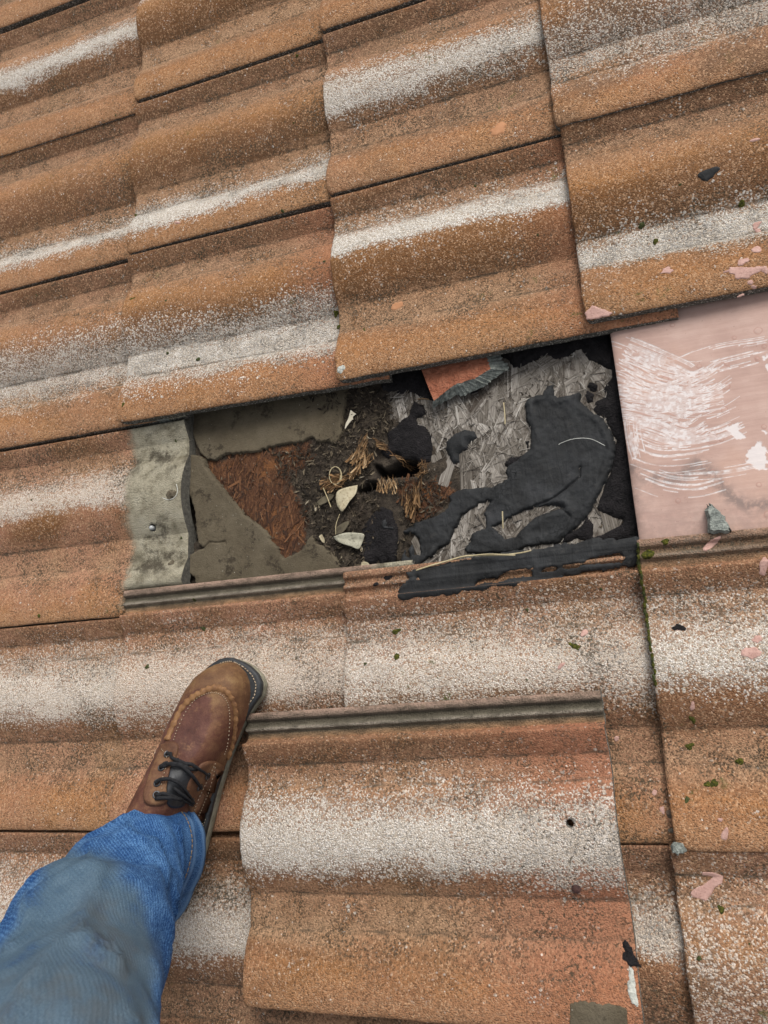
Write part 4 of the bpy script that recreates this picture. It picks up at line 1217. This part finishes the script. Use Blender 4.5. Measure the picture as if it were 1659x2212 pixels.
def leather():
    g = G('worn_brown_leather', 0.66, 0.28)
    ap, wr = g.attr('apron'), g.attr('wear')
    n = g.noise(g.obj, 40, 6, 0.7)
    f = g.noise(g.obj, 260, 4, 0.7)
    red = g.ramp(n, [(0.3, C(66, 38, 32)), (0.5, C(90, 56, 47)), (0.72, C(108, 72, 60))])
    tan = g.ramp(n, [(0.3, C(92, 64, 42)), (0.5, C(118, 88, 58)), (0.72, C(142, 112, 76))])
    side = g.mix(g.f('ADD', wr, g.f('MULTIPLY', g.step(n, .45, .62), .25), True), g.ramp(n, [(0.3, C(76, 44, 35)), (0.7, C(108, 68, 52))]), tan)
    col = g.mix(ap, side, red)
    vc = g.vor(g.obj, 420, 'DISTANCE_TO_EDGE').outputs['Distance']
    scuff = g.f('MULTIPLY', g.step(g.noise(g.obj, 62, 5, .75), .50, .72), g.step(f, .36, .66))
    col = g.mix(g.f('MULTIPLY', scuff, 0.5), col, C(164, 124, 88))
    col = g.mix(g.f('MULTIPLY', g.step(vc, .06, .0), .3), col, C(60, 36, 26))
    g.color(col)
    g.bump(g.f('ADD', f, g.f('MULTIPLY', g.noise(scaled(g, g.obj, 90, 40, 60), 1, 4), .8)), 0.0012, 0.7)
    return g.m


LEATHER = leather()
SOLE = simple('grey_wedge_sole', [(0.3, C(120, 116, 98)), (0.6, C(158, 154, 136)), (0.8, C(176, 172, 154))], 50, 0.8, 0.0008, fine=220, finecol=C(110, 100, 80))
WELT = simple('black_welt', [(0.3, C(30, 32, 34)), (0.7, C(56, 58, 60))], 90, 0.6, 0.0008, 0.4)
LACE = simple('black_lace', [(0.3, C(18, 18, 20)), (0.7, C(42, 42, 44))], 300, 0.8, 0.0008)
THREAD = simple('pale_thread', [(0.3, C(150, 132, 110)), (0.7, C(186, 168, 144))], 200, 0.8, 0)
TANSEAM = simple('tan_leather_seam', [(0.3, C(96, 64, 44)), (0.5, C(128, 92, 60)), (0.75, C(156, 118, 80))], 110, 0.6, 0.0015)
METAL = simple('dark_eyelet', [(0.3, C(60, 60, 62)), (0.7, C(110, 110, 112))], 200, 0.35, 0, 0.6)
TONGUE = simple('black_tongue', [(0.3, C(26, 27, 30)), (0.7, C(50, 52, 56))], 60, 0.5, 0.001, 0.4)
for m_ in (METAL,):
    m_.node_tree.nodes['Principled BSDF'].inputs['Metallic'].default_value = 0.8

bd = np.array([.366, .930]); bd /= np.linalg.norm(bd); br_ = np.array([bd[1], -bd[0]])
TOE = P(508, 1431, .024)[:2]
HEEL = TOE - .302 * bd + br_ * (-.012)
bS = [0, .004, .014, .03, .06, .10, .14, .18, .21, .235, .255, .272, .286, .295, .3005, .302]
bR = [.000, .016, .026, .032, .033, .032, .032, .036, .040, .0415, .0405, .037, .030, .021, .008, .0]
bRs = [.000, .016, .027, .033, .033, .030, .025, .023, .025, .029, .034, .040, .037, .027, .012, .0]
bL = [.000, .016, .027, .033, .034, .035, .038, .043, .0455, .0445, .041, .035, .025, .016, .006, .0]
bH = [.095, .100, .105, .108, .110, .108, .098, .078, .064, .056, .052, .047, .038, .028, .016, .008]
ST = .028


def bpt(s, w, z):
    c = HEEL + bd * s + br_ * (w + .006 * math.sin(max(0, (s - .1) / .2) * 1.5) + .006)
    return Vector((c[0], c[1], z - .004)) - PO


def outline(grow, n=64):
    ss = np.concatenate([(1 - np.cos(np.linspace(0, math.pi, n))) / 2 * .302])
    R = np.interp(ss, bS, bRs) + grow; L = np.interp(ss, bS, bL) + grow
    ends = np.sqrt(np.clip(1 - np.maximum(0, (ss - .296) / .006) ** 2, 0, 1))
    pr = [(s, r) for s, r in zip(ss, R)] + [(s, -l) for s, l in zip(ss[::-1], L[::-1])]
    return pr


def slabring(name, rings, m, parent):
    """rings: list of (grow, z, lengthen)"""
    V = []; F = []
    for g_, z, le in rings:
        for s, w in outline(g_):
            V.append(bpt(.151 + (s - .151) * le, w, z))
    n = len(outline(0))
    for r in range(len(rings) - 1):
        for k in range(n):
            F.append((r * n + k, r * n + (k + 1) % n, (r + 1) * n + (k + 1) % n, (r + 1) * n + k))
    F.append(tuple((len(rings) - 1) * n + k for k in range(n))); F.append(tuple(range(n))[::-1])
    return mesh(name, V, F, m, parent)


ns, nt = 90, 41
Vb, Ap, Wr = [], [], []
for i in range(ns):
    s = .302 * (1 - math.cos(math.pi * i / (ns - 1))) / 2
    R, L, H = np.interp(s, bS, bR), np.interp(s, bS, bL), np.interp(s, bS, bH)
    ridge = np.interp(s, [0, .1, .16, .25, .302], [0, .006, .010, .004, 0])
    for j in range(nt):
        a = math.pi * j / (nt - 1)
        c, sn = math.cos(a), math.sin(a)
        p = np.interp(s, [0, .14, .2, .302], [.75, .72, .62, .55])
        w = (R if c > 0 else L) * abs(c) ** p * (1 if c > 0 else -1)
        zz = sn ** np.interp(s, [0, .14, .22, .302], [.62, .7, .62, .6])
        # shoulder of the moccasin seam
        lat = abs(w) / max(R, L, 1e-4)
        z = ST + H * zz
        w = w + ridge * zz ** 2
        fold = math.exp(-((s - .185) / .006) ** 2) + .7 * math.exp(-((s - .173 - w * .15) / .004) ** 2)
        z -= .0030 * fold * zz
        z += .0016 * math.exp(-((s - .195 + w * .2) / .004) ** 2) * zz
        z += float(fbm(s * 60, w * 60, 3, 3)) * .0025 * zz
        Vb.append(bpt(s, w, z))
        u = math.hypot(w / (.73 * (R if w > 0 else L) + 1e-5), max(0, (s - .20)) / .067)
        Ap.append(float(1 if (u < 1 and s > .15) else 0)); Wr.append(float(smooth(.22, .29, s)) * .8 + .25 * (float(smooth(.6, .3, zz)) if s < .2 else 0))
Fb = gridfaces(ns, nt)[:, ::-1]
boot = mesh('boot', Vb, Fb, LEATHER, person, attrs={'apron': Ap, 'wear': Wr})
boot['label'] = 'worn reddish brown leather lace-up boot'
slabring('sole', [(.0025, -.003, 1.0), (.0055, .003, 1.012), (.0065, .013, 1.015), (.0055, .0185, 1.012)], SOLE, boot)
slabring('welt', [(.0060, .0186, 1.014), (.0088, .0200, 1.024), (.0088, .0270, 1.024), (.0060, .0284, 1.016), (-.003, .0286, .97)], WELT, boot)
bv = BVHTree.FromPolygons([v + PO for v in Vb], [tuple(int(i) for i in f) for f in Fb])


def onboot(x, y, lift=0.0):
    """boot place seen at a photograph point"""
    o_, d_ = ray(x, y)
    h = bv.ray_cast(o_, d_)
    if h[0] is None:
        h = bv.find_nearest(Vector(P(x, y, .06)))
    nrm = h[1] if h[1].dot(d_) < 0 else -h[1]
    return h[0] + nrm * lift - PO, nrm


def zf(l): return [(x * .3896, 1350 + y * .3896) for x, y in l]


def surf_line(pts, n, lift):
    sp = spline([(*p, 0) for p in pts], n)
    return [onboot(p[0], p[1], lift)[0] for p in sp]


def stitches(name, pts, n, lift, rad, parent):
    L = surf_line(pts, n * 3, lift)
    V, F = [], []
    for k in range(n):
        a, b = L[k * 3], L[k * 3 + 1]
        v, f = tube([a, (a + b) / 2, b], [rad * .7, rad, rad * .7], 5)
        o0 = len(V); V += v; F += [tuple(i + o0 for i in q) for q in f]
    return tag(mesh(name, V, F, THREAD, parent), kind='stuff')


seam = zf([(925, 640), (960, 560), (1005, 470), (1060, 410), (1120, 375), (1180, 352), (1235, 362), (1275, 400), (1300, 470), (1300, 560), (1285, 660), (1258, 740)])
L_ = surf_line(seam, 90, .0006)
V, F = tube(L_, [.0042 + .0009 * math.sin(k * 1.55) for k in range(90)], 8, .5)
mesh('moccasin_seam', V, F, TANSEAM, boot)
inner = zf([(965, 640), (990, 570), (1035, 480), (1085, 415), (1140, 385), (1185, 376), (1230, 390), (1258, 430), (1270, 490), (1268, 570), (1258, 660), (1240, 720)])
stitches('stitching', inner, 46, .0012, .0007, boot)
# stitched welt
wl = [bpt(s, w, .0290) for s, w in outline(.0035, 64)]
V, F = [], []
for k in range(18, 110, 1):
    a, b = wl[k], wl[(k + 1) % len(wl)]
    if (a - b).length < .0015:
        continue
    m1, m2 = a.lerp(b, .1), a.lerp(b, .72)
    v, f = tube([m1, m1.lerp(m2, .5) + Vector((0, 0, .0004)), m2], .0008, 5); o0 = len(V); V += v; F += [tuple(i + o0 for i in q) for q in f]
tag(mesh('stitching', V, F, THREAD, boot), kind='stuff')


def flap(name, poly, lift, m, thick=.0022):
    """a leather panel lying on the boot"""
    px_ = np.array(poly)
    c = px_.mean(0)
    pl = [s[:2] for s in spline([(*p, 0) for p in list(poly) + [poly[0]]], 6 * len(poly))][:-1]
    n = len(pl); V = []; F = []
    for r, lf in ((1.0, -.001), (1.0, lift), (.9, lift + .0006), (.6, lift), (.3, lift)):
        for p in pl:
            q = c + (np.array(p) - c) * r
            V.append(onboot(q[0], q[1], lf)[0])
    V.append(onboot(c[0], c[1], lift)[0])
    for r in range(4):
        for k in range(n):
            F.append((r * n + k, (r + 1) * n + k, (r + 1) * n + (k + 1) % n, r * n + (k + 1) % n))
    for k in range(n):
        F.append((4 * n + k, len(V) - 1, 4 * n + (k + 1) % n))
    at = {'apron': [0.15] * len(V), 'wear': [.45] * len(V)}
    return mesh(name, V, F, m, boot, attrs=at)


flap('tongue', zf([(955, 760), (1000, 745), (1050, 790), (1060, 860), (1040, 960), (1000, 1010), (930, 1000), (925, 900)]), .0012, TONGUE)
flap('eyestay', zf([(1085, 800), (1120, 765), (1170, 752), (1215, 765), (1240, 800), (1225, 900), (1170, 1050), (1120, 1180), (1080, 1190), (1060, 1080), (1030, 930), (1050, 850)]), .0026, LEATHER)
flap('eyestay', zf([(900, 665), (935, 650), (975, 655), (990, 680), (975, 740), (945, 800), (925, 900), (920, 980), (840, 1000), (800, 960), (830, 840), (870, 740)]), .0026, LEATHER)
stitches('stitching', zf([(1240, 800), (1205, 900), (1160, 1000), (1120, 1090), (1095, 1170)]), 22, .0036, .0006, boot)
stitches('stitching', zf([(1180, 780), (1150, 900), (1110, 1000), (1075, 1080)]), 18, .0040, .0006, boot)
stitches('stitching', zf([(910, 690), (930, 720), (925, 800), (905, 880), (905, 960)]), 16, .0040, .0006, boot)
EYR = zf([(1143, 832), (1098, 895), (1052, 975)]); EYL = zf([(934, 722), (902, 796), (878, 880), (872, 945)])
for (x, y) in EYR + EYL:
    p, nrm = onboot(x, y, .0032)
    t1 = nrm.orthogonal().normalized(); t2 = nrm.cross(t1)
    R1, r1 = .0037, .0011
    V = [p + (t1 * math.cos(a) + t2 * math.sin(a)) * (R1 + r1 * math.cos(b)) + nrm * r1 * math.sin(b) for a in np.linspace(0, 2 * math.pi, 17)[:-1] for b in np.linspace(0, 2 * math.pi, 9)[:-1]]
    F = [(i * 8 + j, ((i + 1) % 16) * 8 + j, ((i + 1) % 16) * 8 + (j + 1) % 8, i * 8 + (j + 1) % 8) for i in range(16) for j in range(8)]
    mesh('eyelet', V, F, METAL, boot)
LP = [[(930, 722), (990, 735), (1070, 775), (1145, 830)], [(898, 800), (940, 785), (1010, 790), (1098, 893)], [(872, 885), (930, 862), (990, 880), (1055, 972)], [(895, 800), (960, 790), (1040, 790), (1080, 800)], [(1100, 893), (1040, 820), (990, 755)],
      [(1055, 975), (1000, 930), (960, 900)], [(868, 950), (920, 935), (985, 945), (1030, 930)], [(868, 965), (930, 950), (990, 950), (1050, 990)]]
for k, l in enumerate(LP):
    pts = zf(l)
    sp = spline([(*p, 0) for p in pts], 14)
    L3 = [onboot(p[0], p[1], .0042 + .0045 * math.sin(math.pi * i / 13) + .0009 * (k % 3))[0] for i, p in enumerate(sp)]
    V, F = tube(L3, .0023, 7, .65)
    mesh('lace', V, F, LACE, boot)
bow = [(868, 950), (835, 942), (790, 955), (755, 985), (742, 1008), (760, 1012), (800, 985), (850, 960)]
for dy in (0, 9):
    L3 = [Vector(P(x * .3896, 1350 + (y + dy) * .3896, .098 - .002 * i)) - PO for i, (x, y) in enumerate(bow)]
    V, F = tube(spline(L3, 30), .0025, 7)
    mesh('lace', V, F, LACE, boot)


def denim():
    g = G('blue_denim', 0.85, 0.15)
    fade, dirt = g.attr('fade'), g.attr('dirt')
    d = g.xyz(g.uv)
    n = g.noise(scaled(g, g.uv, 760, 760, 1), 1.0, 4, 0.75)
    m = g.noise(g.obj, 30, 5, 0.65)
    tw = g.t.nodes.new('ShaderNodeTexWave'); tw.wave_type = 'BANDS'; tw.bands_direction = 'DIAGONAL'
    g.put(tw.inputs['Vector'], scaled(g, g.uv, 1, 1, 1)); tw.inputs['Scale'].default_value = 130
    tw.inputs['Distortion'].default_value = 1.0; tw.inputs['Detail'].default_value = 2
    sl_ = g.noise(scaled(g, g.uv, 500, 200, 1), 1.0, 3, 0.6)
    mixv = g.f('ADD', g.f('ADD', g.f('MULTIPLY', n, .55), g.f('MULTIPLY', sl_, .25)), g.f('ADD', g.f('MULTIPLY', m, .25), g.f('MULTIPLY', tw.outputs['Fac'], .05)))
    blue = g.ramp(mixv, [(0.38, C(13, 31, 62)), (0.52, C(34, 72, 122)), (0.66, C(100, 142, 186))])
    pale = g.ramp(g.f('ADD', g.f('MULTIPLY', n, .6), g.f('MULTIPLY', m, .4)), [(0.3, C(58, 78, 96)), (0.5, C(76, 97, 113)), (0.7, C(106, 125, 138))])
    col = g.mix(g.f('MULTIPLY', fade, g.step(m, .10, .5)), blue, pale)
    dm = g.f('MULTIPLY', dirt, g.step(g.noise(g.obj, 22, 4, .6), .44, .62))
    col = g.mix(g.f('MULTIPLY', dirt, .15), col, C(104, 112, 114))
    col = g.mix(g.f('MULTIPLY', dm, .4), col, C(84, 82, 76))
    col = g.mix(g.f('MULTIPLY', g.attr('edge'), .55), col, C(120, 156, 196))
    g.color(col)
    g.bump(g.f('ADD', n, g.f('MULTIPLY', tw.outputs['Fac'], .3)), 0.0008, 0.8)
    return g.m


DENIM = denim()
# path: (centre, half width across the picture, half depth)
JP = [((.472, -1.230, .036), .046, .094), ((.478, -1.226, .100), .052, .086), ((.492, -1.231, .150), .064, .080), ((.514, -1.242, .205), .078, .080), ((.552, -1.264, .265), .080, .084), ((.580, -1.288, .330), .082, .086), ((.608, -1.310, .390), .086, .088),
      ((.615, -1.350, .445), .096, .090), ((.605, -1.43, .500), .100, .094), ((.600, -1.55, .545), .104, .100), ((.59, -1.69, .585), .108, .104)]
KNEE = zf([(275, 1275), (400, 1258), (510, 1262), (590, 1300), (660, 1360), (735, 1450), (790, 1580), (825, 1750), (850, 1960), (860, 2240), (-700, 2300), (-300, 1950), (0, 1790), (110, 1610), (190, 1450), (250, 1330)])
GRIME = zf([(300, 1760), (420, 1600), (520, 1480), (620, 1520), (740, 1700), (800, 1850), (830, 2240), (-300, 2300), (0, 1900)])


def topx(p):
    d = CAMR.T @ (np.array(p) - CAM)
    return 829.5 + FPX * d[0] / -d[2], 1106 - FPX * d[1] / -d[2]


nl, nr = 110, 72
cen = spline([p for p, a, b in JP], nl)
tt = np.linspace(0, len(JP) - 1, nl)
ra = np.interp(tt, range(len(JP)), [a for p, a, b in JP]); rb = np.interp(tt, range(len(JP)), [b for p, a, b in JP])
Vj, UVj, Fd, Dt, Ed = [], [], [], [], []
for i in range(nl):
    t = Vector(cen[min(i + 1, nl - 1)] - cen[max(i - 1, 0)]).normalized()
    if i < 12:
        t = t.lerp(Vector((.30, .10, .95)).normalized(), 1 - i / 12).normalized()
    a = Vector((.80, -.60, 0)); a = (a - t * a.dot(t)).normalized()
    b = t.cross(a)                 # points towards the toe
    f = i / (nl - 1)
    for j in range(nr):
        an = 2 * math.pi * j / nr
        ca, sa = math.cos(an), math.sin(an)
        k = 1.0
        # folds gathered above the boot and behind the knee
        k += .16 * math.exp(-((f - .17 - .03 * ca) / .035) ** 2) * (.5 + .5 * ca) - .10 * math.exp(-((f - .26 - .05 * sa) / .030) ** 2)
        k += .11 * math.exp(-((f - .34 + .06 * ca) / .045) ** 2) * (.6 + .4 * sa) - .09 * math.exp(-((f - .43 + .05 * ca) / .03) ** 2)
        k += .05 * math.exp(-((f - .54) / .06) ** 2) * (.4 + .6 * sa)
        k += float(fbm(f * 9 + ca * .8, sa * 1.2 + 3, 3, 6)) * .20 + float(fbm(f * 30 + ca, sa * 2.5, 2, 9)) * .06
        rd = abs(float(fbm(f * 11 + sa * .9 + ca * .5, ca * 1.4 - f * 5, 2, 21)))
        k += (.11 * math.exp(-(rd / .05) ** 2) - .03) * float(smooth(.05, .14, f))
        hem = max(0, 1 - i / 3)
        k += .03 * hem
        p = Vector(cen[i]) + a * ca * ra[i] * k + b * sa * rb[i] * k
        if i < 14:                   # hem sits on the instep in front and drops behind the heel
            p.z += (.050 * sa - .022 * (1 - sa) * .5) * (1 - i / 14) ** 1.3
        Vj.append(p - PO)
        UVj.append((j / nr * .5, f * .75))
        qx, qy = topx(p)
        qx, qy = np.array([qx]), np.array([qy])
        wob = fbm(qx * .02, qy * .02, 3, 5) * 40
        Fd.append(float(smooth(-22, 14, sdist(qx, qy, KNEE) + wob)[0]) * .95)
        Dt.append(float(smooth(-40, 40, sdist(qx, qy, GRIME) + wob)[0]))
        Ed.append(float(i in (0, 1) or i in (5,)))
Fj = []
for i in range(nl - 1):
    for j in range(nr):
        Fj.append((i * nr + j, i * nr + (j + 1) % nr, (i + 1) * nr + (j + 1) % nr, (i + 1) * nr + j))
# turn the hem inwards
m0 = len(Vj)
for lev, (sc, up) in enumerate(((.955, .000), (.94, .014), (.93, .03))):
    for j in range(nr):
        c0 = Vector(cen[0]) - PO
        v = Vj[j]
        Vj.append(Vector((c0.x + (v.x - c0.x) * sc, c0.y + (v.y - c0.y) * sc, v.z + up))); UVj.append(UVj[j]); Fd.append(0); Dt.append(0); Ed.append(0)
    prev = 0 if lev == 0 else m0 + (lev - 1) * nr
    for j in range(nr):
        Fj.append((prev + (j + 1) % nr, prev + j, m0 + lev * nr + j, m0 + lev * nr + (j + 1) % nr))
Fj.append(tuple((nl - 1) * nr + j for j in range(nr)))
jeans = mesh('jeans', Vj, Fj, DENIM, person, attrs={'fade': Fd, 'dirt': Dt, 'edge': Ed}, uv=UVj)
jeans['label'] = 'blue jeans leg faded and grimy at the knee'
hemseam = [Vj[6 * nr + j] * 1.0 for j in range(nr)]
V, F = [], []
for j in range(nr):
    a, b = Vj[7 * nr + j], Vj[7 * nr + (j + 1) % nr]
    cc = Vector(cen[7]) - PO
    a = a + (a - cc).normalized() * .0006; b = b + (b - cc).normalized() * .0006
    v, f = tube([a.lerp(b, .1), a.lerp(b, .5), a.lerp(b, .85)], .0006, 5); o0 = len(V); V += v; F += [tuple(i + o0 for i in q) for q in f]
tag(mesh('hem_stitching', V, F, simple('tan_thread', [(0.3, C(120, 100, 72)), (0.7, C(160, 138, 104))], 200, .8, 0), jeans), kind='stuff')
